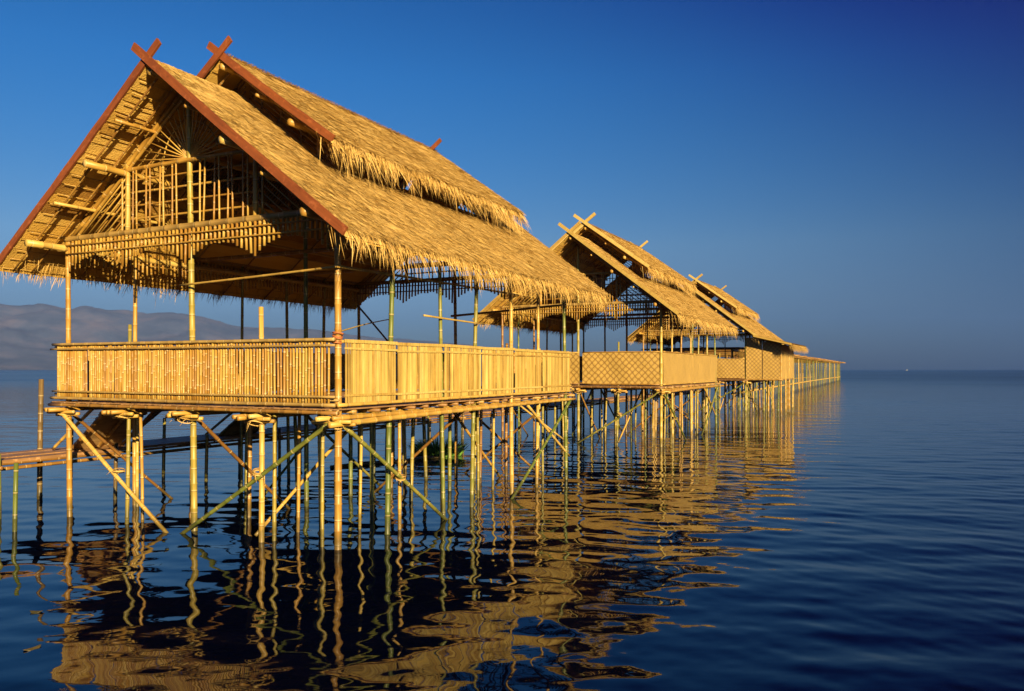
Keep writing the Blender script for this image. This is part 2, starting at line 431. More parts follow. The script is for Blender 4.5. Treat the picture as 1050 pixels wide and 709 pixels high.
def barge_pole(sg, h1, y, za, sl, r=.05, ext=.5):
    mb = MB(); d = np.array([sg, 0, -sl])/math.sqrt(1+sl*sl)
    a = np.array([CX, y, za]) - d*ext; b = np.array([CX+sg*h1, y, za-sl*h1]) + d*.05
    mb.board(a, b, r*2.2, .05, (0, 0, 1)); return mb

def gable_screen(y, fan_dense=1):
    """lattice of thin canes filling the gable: grid, raking side slats"""
    mb = MB(); rr = random.Random(int(y*10)+3); zb = 4.97
    raf = lambda h: ZA - SL*h - TH - .11
    for sg in (-1, 1):                                       # paired edge rafters
        for dd, rad in ((0, .042), (.11, .03)):
            mb.pole((CX+sg*.02, y, raf(0)-dd), (CX+sg*3.02, y+.01, raf(3.02)-dd+.02), rad, rad*.9, 8, .4, .002, True, rr)
        h = 1.62
        while h < 2.95:                                      # raking slats
            # start on the beam, rise parallel to the roof to the side post
            h2 = 1.46; z2 = zb + SL*(h-h2)
            z2 = min(z2, raf(h2)-.1)
            mb.pole((CX+sg*h, y+.02, zb), (CX+sg*h2, y+.02, z2), .016, .014, 5, .4, .002, False, rr); h += .165
        mb.pole((CX+sg*1.46, y, zb-.05), (CX+sg*1.46, y, raf(1.46)), .045, .04, 8, .4, .003, True, rr)
        mb.pole((CX+sg*1.60, y, zb-.05), (CX+sg*1.60, y, raf(1.6)), .02, .02, 6, .4, .003, True, rr)
    for z, rad in ((5.20, .02), (5.43, .017), (5.66, .02), (5.88, .017)):
        mb.pole((CX-1.52, y+.03, z+rr.uniform(-.02, .02)), (CX+1.52, y+.03, z+rr.uniform(-.02, .02)), rad, rad*.9, 6, .4, .002, True, rr)
    mb.pole((CX-1.55, y, 6.06), (CX+1.55, y, 6.06), .04, .036, 8, .4, .003, True, rr)
    x = CX - 1.30
    while x < CX + 1.36:
        if abs(x-CX) > .12:
            for dx in (0, .085):
                mb.pole((x+dx+rr.uniform(-.02, .02), y-.02, zb), (x+dx+rr.uniform(-.02, .02), y-.02, 6.06), .017, .015, 6, .35, .003, True, rr)
        x += .30 + rr.uniform(-.05, .07)
    return mb
def sunburst(y, n=19):
    mb = MB(); rr = random.Random(int(y*10)+5); z0 = 6.09
    for i in range(n):
        a = math.pi*(.03 + .94*i/(n-1)); L = 1.34
        dx, dz = math.cos(a), math.sin(a)
        # stop at the rafters
        for t in np.linspace(.1, 1.34, 60):
            if z0+dz*t > ZA - SL*abs(dx*t) - TH - .16: L = t; break
        mb.pole((CX+dx*.05, y+.01, z0+dz*.05), (CX+dx*L, y+.01, z0+dz*L), .013, .011, 5, .4, .002, False, rr)
    P = [(CX+.62*math.cos(a), y+.035, z0+.62*math.sin(a)) for a in np.linspace(.15, math.pi-.15, 20)]
    mb.tube(P, .012, 5)
    return mb
def valance(p0, p1, arches, ztop=4.93, seed=1, pier=4.36, crown=4.66, pitch=.094):
    """hanging slats cut to arches, on two thin rails"""
    mb = MB(); rr = random.Random(seed); p0 = np.array(p0, float); p1 = np.array(p1, float)
    L = np.linalg.norm(p1-p0); d = (p1-p0)/L; nrm = np.array([-d[1], d[0], 0]); n = int(L/pitch)
    for i in range(n):
        s = (i+.5)/n; ph = (s*arches) % 1
        zb = pier + (crown-pier)*min(1, math.sin(math.pi*ph)**.7*1.02) + rr.uniform(-.02, .02)
        c = p0 + d*L*s
        tl = rr.uniform(-.012, .012)
        mb.pole((*(c+d*tl)[:2], ztop+.01), (*(c-d*tl)[:2], zb), .024, .022, 6, .45, .001, True, rr)
    for z in (ztop-.07, ztop-.22):
        a = p0+nrm*.035; b = p1+nrm*.035
        mb.pole((*a[:2], z), (*b[:2], z), .015, .014, 5, .5, .001, False, rr)
    return mb
def slat_rail(p0, p1, z0, z1, pitch, r, seed, dense=None):
    """upright canes standing side by side"""
    mb = MB(); rr = random.Random(seed); p0 = np.array(p0, float); p1 = np.array(p1, float)
    L = np.linalg.norm(p1-p0); d = (p1-p0)/L; s = 0.02
    nrm = np.array([-d[1], d[0], 0])
    while s < L-.01:
        k = s/L; rr2 = r*rr.uniform(.8, 1.18)
        c = p0 + d*s + nrm*rr.uniform(-.008, .008); t = d*rr.uniform(-.008, .008)
        if rr.random() > .02:
            mb.pole((*(c-t)[:2], z0+rr.uniform(-.02, .02)), (*(c+t)[:2], z1+rr.uniform(-.035, .03)), rr2, rr2*.95, 7, .33, .001, True, rr)
        pt = pitch if dense is None else dense[0]+(dense[1]-dense[0])*k
        s += pt*rr.uniform(.9, 1.15)
    return mb
def strip_panel(p0, p1, z0, z1, seed):
    """flat split-bamboo strips laid edge to edge"""
    mb = MB(); rr = random.Random(seed); p0 = np.array(p0, float); p1 = np.array(p1, float)
    L = np.linalg.norm(p1-p0); d = (p1-p0)/L; n = np.array([d[1], -d[0], 0]); s = .02
    while s < L-.03:
        w = rr.uniform(.032, .062); w = min(w, L-.01-s)
        if w < .012: break
        h0 = z0+rr.uniform(-.012, .012); h1 = z1+rr.uniform(-.012, .01)
        c = p0+d*(s+w/2)+n*rr.uniform(-.006, .006); tilt = rr.uniform(-.006, .006)
        up = np.array([d[0]*tilt, d[1]*tilt, 1.0]); up /= np.linalg.norm(up); yaw = rr.uniform(-.3, .3)
        ax = d*math.cos(yaw)+n*math.sin(yaw); ax = ax-up*(ax@up); ax /= np.linalg.norm(ax)
        m0 = len(mb.quv)
        mb.box((c[0], c[1], (h0+h1)/2), w, .008, h1-h0, ax, np.cross(up, ax), up)
        U = mb.quv[-1]; off = rr.uniform(0, 9); U[..., 1] += off
        s += w+rr.uniform(.001, .007)
    return mb
def mat_panel(p0, p1, z0, z1, seed, t=.014):
    """a woven mat, slightly buckled"""
    mb = MB(); rr = random.Random(seed); p0 = np.array(p0, float); p1 = np.array(p1, float)
    L = np.linalg.norm(p1-p0); d = (p1-p0)/L; n = np.array([d[1], -d[0], 0]); nu = max(4, int(L/.12)); nv = 9
    ph = rr.uniform(0, 6)
    for side in (1, -1):
        V = []; U = []; Q = []
        for i in range(nu+1):
            for j in range(nv+1):
                s = i/nu; v = j/nv
                off = .02*math.sin(s*L*2.6+ph)*math.sin(v*math.pi) + .008*math.sin(s*L*6+v*4+ph)
                zz = z0+(z1-z0)*v + (.018*math.sin(s*L*3.3+ph) if j == nv else 0)
                p = p0+d*L*s+n*(off+side*t/2); V.append((p[0], p[1], zz)); U.append((s*L, zz))
        for i in range(nu):
            for j in range(nv):
                q = (i*(nv+1)+j, (i+1)*(nv+1)+j, (i+1)*(nv+1)+j+1, i*(nv+1)+j+1)
                Q.append(q if side > 0 else q[::-1])
        mb.add(V, Q, None, [[U[k] for k in q] for q in Q], None, True)
    # closing edges
    V = []; Q = []
    for (s, z) in ((0, z0), (1, z0), (1, z1), (0, z1)):
        for side in (1, -1):
            p = p0+d*L*s+n*(side*t/2); V.append((p[0], p[1], z))
    mb.add(V, [(0,1,3,2), (2,3,5,4), (6,7,1,0)])
    return mb
def tie(c, r, ax, seed, turns=4, rad=.012):
    """cord lashed round a joint with loose ends"""
    mb = MB(); rr = random.Random(seed); c = np.array(c, float); ax = np.array(ax, float); ax /= np.linalg.norm(ax)
    x = np.cross(ax, [.3, .4, .8]); x /= np.linalg.norm(x); y = np.cross(ax, x)
    for k in range(turns):
        of = (k-turns/2)*rad*1.9; tl = rr.uniform(-.4, .4); rk = r*rr.uniform(1.0, 1.15)
        mb.tube([c + ax*(of + tl*rk*math.cos(t)) + rk*(math.cos(t)*x+math.sin(t)*y) for t in np.linspace(0, 6.3, 15)], rad*rr.uniform(.7, 1.1), 5)
    for k in range(4):
        a = rr.uniform(0, 6.28); p = c + r*(math.cos(a)*x+math.sin(a)*y); q = np.array([rr.uniform(-.1, .1), rr.uniform(-.12, .03), rr.uniform(-.2, .02)])
        mb.tube([p, p+q*.5+np.array([0, 0, .02]), p+q], [rad*.6, rad*.5, rad*.2], 4)
    return mb
def cane(p0, p1, r, r1=None, seed=0, bend=.004, n=9):
    mb = MB(); mb.pole(p0, p1, r, r1, n, .36, bend, True, random.Random(seed)); return mb

def clerestory_side(sg):
    mb = MB(); rr = random.Random(21+sg); h = HCUT; z0 = zmain(h)-.06; z1 = ZB-SU*h-TH-.02
    x = CX+sg*(h-.06)
    mb.pole((x, 1.22, z0+.05), (x, 7.15, z0+.05), .035, .03, 7, .4, .001, True, rr)
    mb.pole((x, 1.22, z1), (x, 7.15, z1), .03, .03, 7, .4, .001, True, rr)
    y = 1.3
    while y < 7.1:
        dy = .55 if y < 4.2 else -.55
        mb.pole((x, y, z0), (x, min(7.15, max(1.2, y+dy)), z1), .016, .015, 5, .4, .001, True, rr); y += .16 if sg > 0 else .085
    for i in range(5): mb.pole((x, 1.25+i*1.45, z0-.05), (x, 1.25+i*1.45, z1+.05), .035, .03, 7, .4, .001, True, rr)
    return mb
def clerestory_gable(y):
    mb = MB(); rr = random.Random(31)
    for sg in (-1, 1):
        for k in range(5):
            zo = .06+.095*k
            mb.pole((CX+sg*.05, y, zmain(.05)+zo), (CX+sg*1.95, y, zmain(1.95)+zo+.02), .015, .014, 5, .4, .001, True, rr)
        for h in (.3, .75, 1.2, 1.64, 1.76):
            mb.pole((CX+sg*h, y+.03, zmain(h)-.12), (CX+sg*h, y+.03, ZB-SU*h-TH-.02), .022, .02, 6, .4, .001, True, rr)
    return mb

def pavilion(name, loc, rz, v):
    root = empty(name, loc, rz)
    # ---- roofs
    def main_fn():
        mb = MB()
        for sg in (1, -1):
            d = 1900 if sg > 0 else 600
            slope_sheet(mb, sg, HCUT, HE, Y0, Y1, ZA, SL, d, 11+sg)
            slope_sheet(mb, sg, 0, HCUT, Y0, 1.22, ZA, SL, d, 14+sg)
            slope_sheet(mb, sg, 0, HCUT, 7.15, Y1, ZA, SL, d, 17+sg)
        return mb
    mr = part('main_roof', 'main_roof', main_fn, M['thatch'], root)
    def up_fn():
        mb = MB()
        for sg in (1, -1): slope_sheet(mb, sg, 0, HU, UY0, UY1, ZB, SU, 1900 if sg > 0 else 600, 41+sg)
        # ridge capping of straw
        g = np.random.default_rng(5); n = 2600
        y = g.uniform(UY0+.05, UY1, n); sg = g.choice([-1, 1], n)
        P = np.stack([CX-sg*g.uniform(0, .08, n), y, ZB+g.uniform(.0, .03, n)], 1)
        D = np.stack([sg*.8, g.normal(0, .22, n), -.45*np.ones(n)], 1); D /= np.linalg.norm(D, axis=1)[:, None]
        mb.strands(P, D, np.tile([0, 0, 1.0], (n, 1)), g.uniform(.16, .42, n), g.uniform(.008, .015, n), .02)
        return mb
    ur = part('clerestory_roof', 'clerestory_roof', up_fn, M['thatch'], root)
    part('eave_fringe', 'ef1', lambda: fringe(1, HE, Y0+.02, Y1, ZA, SL, 560, .10, .44, 3), M['thatch'], mr)
    part('eave_fringe', 'ef2', lambda: fringe(-1, HE, Y0+.02, Y1, ZA, SL, 480, .08, .32, 4), M['thatch'], mr)
    part('eave_fringe', 'ef3', lambda: fringe(1, HU, UY0+.02, UY1, ZB, SU, 560, .10, .48, 6, 1.5), M['thatch'], ur)
    part('eave_fringe', 'ef4', lambda: fringe(-1, HU, UY0+.02, UY1, ZB, SU, 250, .16, .45, 8, 1.2), M['thatch'], ur)
    for sg in (1, -1):
        def lin():
            mb = lining(sg, HCUT, HE, Y0+.02, Y1, ZA, SL, 1)
            for (a, b) in ((Y0+.02, 1.22), (7.15, Y1)):
                m2 = lining(sg, 0.02, HCUT, a, b, ZA, SL, 2)
                off = mb.n
                for V in m2.v: mb.v.append(V)
                mb.n += m2.n
                mb.q += [q+off for q in m2.q]; mb.quv += m2.quv; mb.qs += m2.qs
            return mb
        part('roof_lining', 'lin%d' % sg, lin, M['lining'], mr)
        def bat():
            mb = battens(sg, HCUT, HE-.05, Y0+.06, Y1-.1, ZA, SL, 5)
            for (a, b) in ((Y0+.06, 1.2), (7.2, Y1-.1)):
                m2 = battens(sg, .05, HCUT-.1, a, b, ZA, SL, 6); off = mb.n
                mb.v += m2.v; mb.n += m2.n; mb.q += [q+off for q in m2.q]; mb.t += [t+off for t in m2.t]
                mb.quv += m2.quv; mb.tuv += m2.tuv; mb.qs += m2.qs; mb.ts += m2.ts
            return mb
        part('roof_batten', 'bat%d' % sg, bat, M['gold'], mr)
        def raf():
            mb = rafters(sg, HCUT-.3, HE-.1, [-.55, -.2, .35, .7] + [1.41*i for i in range(1, 7)], ZA, SL, 7, .018)
            m2 = rafters(sg, 0, HCUT+.2, [-.55, -.2, .35, .7, 7.6, 8.45], ZA, SL, 8, .018); off = mb.n
            mb.v += m2.v; mb.n += m2.n; mb.q += [q+off for q in m2.q]; mb.t += [t+off for t in m2.t]
            mb.quv += m2.quv; mb.tuv += m2.tuv; mb.qs += m2.qs; mb.ts += m2.ts
            return mb
        part('rafter', 'raf%d' % sg, raf, M['brown'], mr)
        part('roof_lining', 'ulin%d' % sg, lambda: lining(sg, .02, HU, UY0+.02, UY1, ZB, SU, 3), M['lining'], ur)
        part('rafter', 'uraf%d' % sg, lambda: rafters(sg, 0, HU-.1, [.95, 1.7, 2.6, 3.5, 4.4, 5.3, 6.2, 7.0], ZB, SU, 9), M['brown'], ur)
        for i, (h, r) in enumerate(((.78, .028), (1.52, .058), (2.3, .028), (3.05, .06))):
            y1 = Y1-.3
            part('purlin', 'pur%d%d' % (sg, i), lambda: purlin(h, sg, Y0+.04, (1.2 if h < 1.6 else y1), ZA, SL, r, i), M['gold'], mr)
        for i, (h, r) in enumerate(((.78, .028), (1.5, .055))):
            part('purlin', 'upur%d%d' % (sg, i), lambda: purlin(h, sg, UY0+.04, UY1-.2, ZB, SU, r, i+9), M['gold'], ur)
        if v == 'red':
            part('bargeboard', 'bb%d' % sg, lambda: barge(sg, HE, Y0-.03-(.037 if sg < 0 else 0)*-1*0 + (0 if sg > 0 else .038), ZA, SL), M['red'], mr)
            part('bargeboard', 'ubb%d' % sg, lambda: barge(sg, HU, UY0-.03 + (.038 if sg > 0 else 0), ZB, SU), M['red'], ur)
            part('bargeboard', 'rbb%d' % sg, lambda: barge(sg, HU-.2, UY1-.3 + (.038 if sg > 0 else 0), ZB-.06, SU, .1, .03, .42), M['red'], ur)
        else:
            part('bargeboard', 'bp%d' % sg, lambda: barge_pole(sg, HE, Y0-.03 + (0 if sg > 0 else .055), ZA, SL), M['pale'], mr)
            part('bargeboard', 'ubp%d' % sg, lambda: barge_pole(sg, HU, UY0-.03 + (0 if sg > 0 else .055), ZB, SU), M['pale'], ur)
            part('bargeboard', 'rbp%d' % sg, lambda: barge_pole(sg, HU-.2, UY1-.3 + (0 if sg > 0 else .055), ZB-.06, SU, .04, .5), M['pale'], ur)
    part('ridge_pole', 'rp', lambda: cane((CX, Y0+.03, ZA-.22), (CX, 1.2, ZA-.22), .05, .05, 1), M['gold'], mr)
    part('ridge_pole', 'rpr', lambda: cane((CX, 7.2, ZA-.22), (CX, Y1-.3, ZA-.22), .05, .05, 1), M['gold'], mr)
    part('ridge_pole', 'urp', lambda: cane((CX, UY0+.02, ZB-.22), (CX, UY1-.1, ZB-.22), .05, .05, 2), M['gold'], ur)
    if v != 'red':
        part('clerestory_sky_block', 'cmat', lambda: mat_panel((CX-1.6, 7.15, 0), (CX-1.6, 1.25, 0), 6.1, 6.62, 5), M['mat'], root)  # mat added behind the far slats to shut out sky and darken the clerestory
    for sg in (1, -1): part('clerestory_screen', 'cs%d' % sg, lambda: clerestory_side(sg), M['brown'], root)
    part('clerestory_screen', 'cg', lambda: clerestory_gable(1.3), M['brown'], root)
    # ---- gables and valances
    for y in (0, LY):
        gs = part('gable_screen', 'gs%.0f' % y, lambda: gable_screen(y), M['slat'], root)
        part('sunburst', 'sb%.0f' % y, lambda: sunburst(y, 21 if v == 'red' else 30), M['gold'], gs)
        part('tie_beam', 'tb%.0f' % y, lambda: cane((.15, y-.02, 4.99), (-6.25, y-.02, 4.99), .058, .05, 4, .001), M['rail'], root)
        part('valance', 'va%.0f' % y, lambda: valance((-.1, y-.04, 0), (-6.05, y-.04, 0), 4, 4.93, 1), M['slat'], root)
    part('valance', 'vl', lambda: valance((-6.1, .1, 0), (-6.1, LY, 0), 6, 4.93, 2, 4.42, 4.58), M['slat'], root)
    part('valance', 'vr', lambda: valance((0, .1, 0), (0, 1.35, 0), 1, 4.93, 6), M['slat'], root)
    for i, y in enumerate(YS[2:6:2]): part('tie_beam', 'tbm%d' % i, lambda: cane((.1, y, 4.95), (-6.2, y, 4.95), .045, .04, 7+i, .002), M['brown'], root)
    for x in (0, -6.1): part('eave_plate', 'ep%.0f' % x, lambda: cane((x, -.2, 5.03), (x, LY+.2, 5.03), .05, .045, 9, .001), M['rail'], root)
    # ---- posts and stilts
    rr = random.Random({'red': 2, 'woven': 5, 'walled': 8}[v])
    for a, x in enumerate(XS):
        for b, y in enumerate(YS):
            top = 2.02; nm = 'stilt'; r = rr.uniform(.034, .046)
            if x in (0, -6.1): top = 5.0; nm = 'post'
            if x == XS[2] and b in (0, 2, 4, 6): top = 7.1 if b in (0, 6) else 6.9; nm = 'post'
            if b == 0 and a == 1: top = 3.62
            if b == 0 and a == 3: top = 3.42
            if b == 6 and a in (1, 3): top = 3.3
            jx, jy = rr.uniform(-.05, .05), rr.uniform(-.05, .05); lx, ly = rr.uniform(-.11, .11), rr.uniform(-.11, .11)
            if (a, b) == (0, 0): r = .054; jx = jy = lx = ly = 0
            if (a, b) == (2, 0): r = .050; jx = jy = 0
            if (a, b) == (4, 0): r = .047; jx = jy = 0; lx = .04
            if b == 0 and a in (1, 3): jy = .06
            mat = rr.choice(['gold', 'green', 'green', 'green', 'olive', 'brown'])
            if v == 'red':
                mat = {(0,0): 'gold', (0,1): 'green', (0,2): 'green', (0,3): 'green', (0,4): 'gold', (0,5): 'gold', (0,6): 'green', (1,0): 'gold',
                       (2,0): 'olive', (3,0): 'olive', (1,1): 'olive', (4,0): 'gold'}.get((a, b), mat)
            key = 'post%d%d%.2f%s' % (a, b, r, v)
            part(nm, key, lambda: cane((x+lx, y+ly, -1.4), (x+jx*.3 if top > 4 else x+jx, y+(jy*.3 if top > 4 else jy), top), r*1.08, r*.88, a*10+b, .0028 if top > 4 else .0055, 12), M[mat], root)
    ex = {'red': [(-.35, .1), (-1.32, .12), (-1.38, .75), (-.06, 2.95), (-.12, 1.75), (-.7, 1.5), (-1.0, .8), (-3.4, 2.4), (-4.45, .2), (-.5, 5.1), (-.8, 6.4), (-5.9, 1.3), (-1.9, 7.6), (-.2, 7.7), (-3.6, 6.9)]}.get(
        v, [(-.4, .5), (-.15, 2.1), (-.2, 3.6), (-.9, 1.2), (-1.1, 3.2), (-.1, 4.9), (-.3, 6.3), (-2.2, .7), (-2.9, 2.0), (-3.8, .3), (-.05, .75), (-1.9, 4.4), (-.12, 7.7)])
    for i, (x, y) in enumerate(ex):
        part('stilt', 'ex%d%s' % (i, v), lambda: cane((x+rr.uniform(-.07, .07), y, -1.4), (x, y, 2.0), rr.uniform(.026, .038), .028, 60+i, .007), M[rr.choice(['olive', 'green', 'olive', 'gold'])], root)
    # ---- deck
    def deck():
        mb = MB(); r2 = random.Random(3); x = .1
        while x > -6.3:
            w = r2.uniform(.05, .09); mb.box((x-w/2, LY/2+.1, 2.066+r2.uniform(-.004, .004)), w, 8.95+r2.uniform(-.06, .1), .018); x -= w+.004
        return mb
    part('deck', 'deck', deck, M['plank'], root)
    def joist(i):
        r2 = random.Random(i); return cane((.13+r2.uniform(-.03, .06), 0, 0), (-6.36+r2.uniform(-.05, .05), 0, 0), .03, .028, i, .001, 7)
    for i in range(19):
        part('joist', 'jo%d' % (i % 4), lambda: joist(i % 4), M['brown'], root, (0, -.2+i*.495, 2.022))
    for i, x in enumerate(XS):
        for k, dx in enumerate((-.13, -.035, .1)):
            r2 = random.Random(i*3+k)
            part('beam', 'be%d%d' % (i, k), lambda: cane((x+dx, -.36+r2.uniform(-.1, .14), 1.93+r2.uniform(-.02, .02)), (x+dx, 8.85, 1.93), .035, .032, i*3+k, .001, 10), M['gold'], root)
        for k in range(2):
            part('beam', 'bx%d%d' % (i, k), lambda: cane((x-.35+.1*k, -.14+.10*k, 1.88-.05*k), (x+.34, -.12+.10*k, 1.90-.04*k), .031, .029, i+40+k, .002, 9), M['gold'], root)
        part('lashing', 'la%d' % i, lambda: tie((x, -.06, 1.87), .10, (.1, .2, 1), i, 5, .011), M['straw'], root)
    part('beam', 'eb', lambda: cane((.13, -.34, 1.86), (.10, 8.95, 1.93), .044, .036, 5, .002, 10), M['gold'], root)
    part('beam', 'ebf', lambda: cane((.1, -.1, 2.05), (-6.42, -.1, 2.05), .02, .018, 6, .002, 8), M['rail'], root)
    # ---- braces in the water
    br = [((.0-6.2, -.1, 1.93), (-2.72, -.22, -.4), .038, 'gold'), ((-.02, -.13, 1.88), (-3.85, -.16, -.5), .036, 'green'),
          ((-6.2, .05, 1.93), (-6.05, 2.7, -.4), .032, 'brown'), ((.1, .0, 1.84), (.17, 3.45, -.45), .036, 'green'),
          ((.12, 8.6, 1.9), (.16, 4.6, -.45), .036, 'green'), ((-.3, 8.5, 1.9), (-3, 8.5, -.2), .034, 'brown'), ((-3, 8.5, 1.9), (-.3, 8.55, -.2), .034, 'brown'),
          ((-3.05, .1, 1.9), (-3.1, 2.9, -.4), .034, 'brown'), ((-3.2, 2.8, 1.9), (-3.2, 6.1, -.4), .034, 'green'), ((-1.5, 5.6, 1.9), (-1.6, 8.5, -.2), .034, 'gold'),
          ((-1.45, 2.6, 1.9), (-1.5, -.1, .1), .032, 'gold'), ((-4.6, 5.7, 1.9), (-4.6, 2.9, -.3), .03, 'green'), ((.05, 6.3, 1.9), (.05, 8.7, .55), .032, 'gold'), ((-.3, 4.3, 1.9), (-3.0, 4.3, -.3), .032, 'brown')]
    for i, (a, b, r, m) in enumerate(br):
        part('brace', 'br%d' % i, lambda: cane(a, b, r, r*.85, 90+i, .004), M[m], root)
    for i, (p, ax) in enumerate((((-1.42, -.1, 1.09), (0, 0, 1)), ((-4.55, -.14, .93), (0, 0, 1)), ((.1, 1.45, .92), (0, 0, 1)))):
        part('lashing', 'lb%d' % i, lambda: tie(p, .085, ax, 20+i, 3, .009), M['straw'], root)
    # ---- railings
    if v == 'red':
        zt = 3.07
        fr = part('railing', 'rf', lambda: slat_rail((-.07, -.085, 0), (-6.28, -.085, 0), 2.12, zt, .05, .021, 3, (.060, .046)), M['slat'], root)
        for i, (z, r, yy) in enumerate(((3.085, .026, -.125), (3.0, .018, -.13), (2.25, .018, -.13), (2.13, .028, -.125), (3.06, .02, -.045), (2.2, .018, -.045))):
            part('rail', 'rr%d' % i, lambda: cane((.06, yy, z), (-6.33-.05*(i % 2), yy-.01, z+.012), r, r*.9, 70+i, .0012, 8), M['rail'], fr)
        rl = part('railing', 'rl', lambda: slat_rail((-6.34, .0, 0), (-6.34, 8.7, 0), 2.12, zt, .05, .022, 4), M['slat'], root)
        for z in (3.05, 2.2): part('rail', 'rlr%.1f' % z, lambda: cane((-6.38, -.05, z), (-6.38, 8.75, z), .024, .022, 75, .001), M['rail'], rl)
        rb = part('railing', 'rb', lambda: slat_rail((-6.3, 8.72, 0), (.05, 8.72, 0), 2.12, zt, .052, .022, 5), M['slat'], root)
        for z in (3.05, 2.2): part('rail', 'rbr%.1f' % z, lambda: cane((-6.4, 8.76, z), (.1, 8.76, z), .024, .022, 76, .001), M['rail'], rb)
        ends = [.05, 1.39, 2.83, 4.24, 5.65, 7.06, 8.72]
        for i in range(6):
            pn = part('railing_panel', 'pn%d' % i, lambda: strip_panel((.075, ends[i]+.012, 0), (.075, ends[i+1]-.022, 0), 2.11, 3.08, 30+i), M['pale'], root)
            for z, h in ((3.065, .05), (2.95, .032), (2.26, .035)):
                def rail_fn():
                    mb = MB(); mb.board((.092, ends[i]+.005, z+random.uniform(-.012, .012)), (.092, ends[i+1]-.005, z+random.uniform(-.012, .012)), h, .014, (0, 0, 1)); return mb
                part('rail', 'pr%d%.2f' % (i, z), rail_fn, M['pale'], pn)
        part('rail', 'prb', lambda: cane((.1, -.12, 2.13), (.1, 8.78, 2.13), .028, .025, 77, .001), M['gold'], pn)
        part('rail', 'prt', lambda: cane((.045, -.0, 3.06), (.045, 8.75, 3.06), .024, .02, 78, .001), M['gold'], pn)
        part('rope_wrap', 'rw', lambda: tie((0, 0, 3.12), .066, (.08, .1, 1), 9, 7, .013), M['rope'], root)
        # spare canes tied between the posts
        part('tie_pole', 'tp1', lambda: cane((.03, -.08, 4.14), (-3.15, -.09, 4.02), .019, .017, 80, .003), M['pale'], root)
        part('tie_pole', 'tp2', lambda: cane((.075, -.15, 4.14), (.07, 5.8, 4.22), .022, .018, 81, .004), M['gold'], root)
        part('tie_pole', 'tp3', lambda: cane((.07, 2.2, 3.57), (.07, 4.35, 3.53), .018, .016, 82, .002), M['pale'], root)
        part('tie_pole', 'tp4', lambda: cane((.0, -.05, 3.18), (-3.0, 5.5, 3.77), .012, .011, 83, .004), M['pale'], root)
        part('brace', 'tp5', lambda: cane((-6.05, LY-.1, 4.4), (-4.7, LY-.1, 3.05), .026, .024, 84, .003), M['brown'], root)
        part('tie_pole', 'tp6', lambda: cane((-3.1, LY-.06, 4.02), (.1, LY-.06, 4.2), .03, .026, 85, .002), M['brown'], root)
    else:
        zt = 3.27
        segs = [(-.03, -2.86), (-2.98, -4.72), (-4.8, -6.35)]
        for i, (a, b) in enumerate(segs):
            pn = part('railing_panel', 'wf%d' % i, lambda: mat_panel((b, -.04, 0), (a, -.04, 0), 2.1, zt, 50+i), M['weave'], root)
            part('rail', 'wfr%d' % i, lambda: cane((a, -.06, zt-.01), (b, -.06, zt-.01), .018, .016, i, .001), M['gold'], pn)
            part('rail', 'wfb%d' % i, lambda: cane((a, -.07, 2.13), (b, -.07, 2.13), .022, .02, i, .001), M['brown'], pn)
        ys = [0, LY/2+.1, 8.7]
        for i in range(2):
            pn = part('railing_panel', 'wr%d' % i, lambda: mat_panel((.06, ys[i]+.02, 0), (.06, ys[i+1]-.02, 0), 2.1, zt, 60+i), M['mat'], root)
            part('rail', 'wrr%d' % i, lambda: cane((.085, ys[i], zt-.02), (.085, ys[i+1], zt-.02), .02, .018, i, .001), M['gold'], pn)
            part('rail', 'wrb%d' % i, lambda: cane((.085, ys[i], 2.13), (.085, ys[i+1], 2.13), .024, .02, i, .001), M['gold'], pn)
        for i in range(2):
            part('railing_panel', 'wl%d' % i, lambda: mat_panel((-6.34, ys[i+1], 0), (-6.34, ys[i], 0), 2.1, zt, 64+i), M['mat'], root)
        part('railing_panel', 'wb', lambda: mat_panel((.05, 8.72, 0), (-6.35, 8.72, 0), 2.1, zt, 68), M['mat'], root)
    # ---- walled lean-to on the last one
    if v == 'walled':
        WX, WY = 1.95, 4.9
        zl = lambda x: 4.52 - .245*(x-.72)
        def shed():
            mb = MB(); g = np.random.default_rng(3)
            X0, X1 = .55, 2.62; ny = 40; nx = 12; V = []; Q = []
            for i in range(nx+1):
                for j in range(ny+1):
                    x = X0+(X1-X0)*i/nx; V.append((x, -.85+(WY+1.5)*j/ny, zl(x)+.03+g.normal(0, .008)))
            for i in range(nx):
                for j in range(ny): a = i*(ny+1)+j; Q.append((a, a+ny+1, a+ny+2, a+1))
            nn = len(V); V += [(x, y, z-.12) for x, y, z in V]
            Q += [tuple(k+nn for k in q[::-1]) for q in Q]
            for i in range(nx): a = i*(ny+1); Q.append((a, a+nn, a+ny+1+nn, a+ny+1)); b = a+ny; Q.append((b, b+ny+1, b+ny+1+nn, b+nn))
            mb.add(V, Q)
            n = 9000; P = np.stack([g.uniform(X0, X1, n), g.uniform(-.85, WY+.6, n), np.zeros(n)], 1); P[:, 2] = zl(P[:, 0])+.035
            a = g.normal(0, .18, n); D = np.stack([np.cos(a)*.97, np.sin(a), -np.cos(a)*.24], 1)
            L = np.minimum(g.uniform(.2, .4, n), X1+.1-P[:, 0])
            mb.strands(P, D, np.tile([.24, 0, .97], (n, 1)), np.maximum(L, .05), g.uniform(.008, .015, n), .02)
            return mb
        sh = part('lean_to_roof', 'shed', shed, M['thatch'], root)
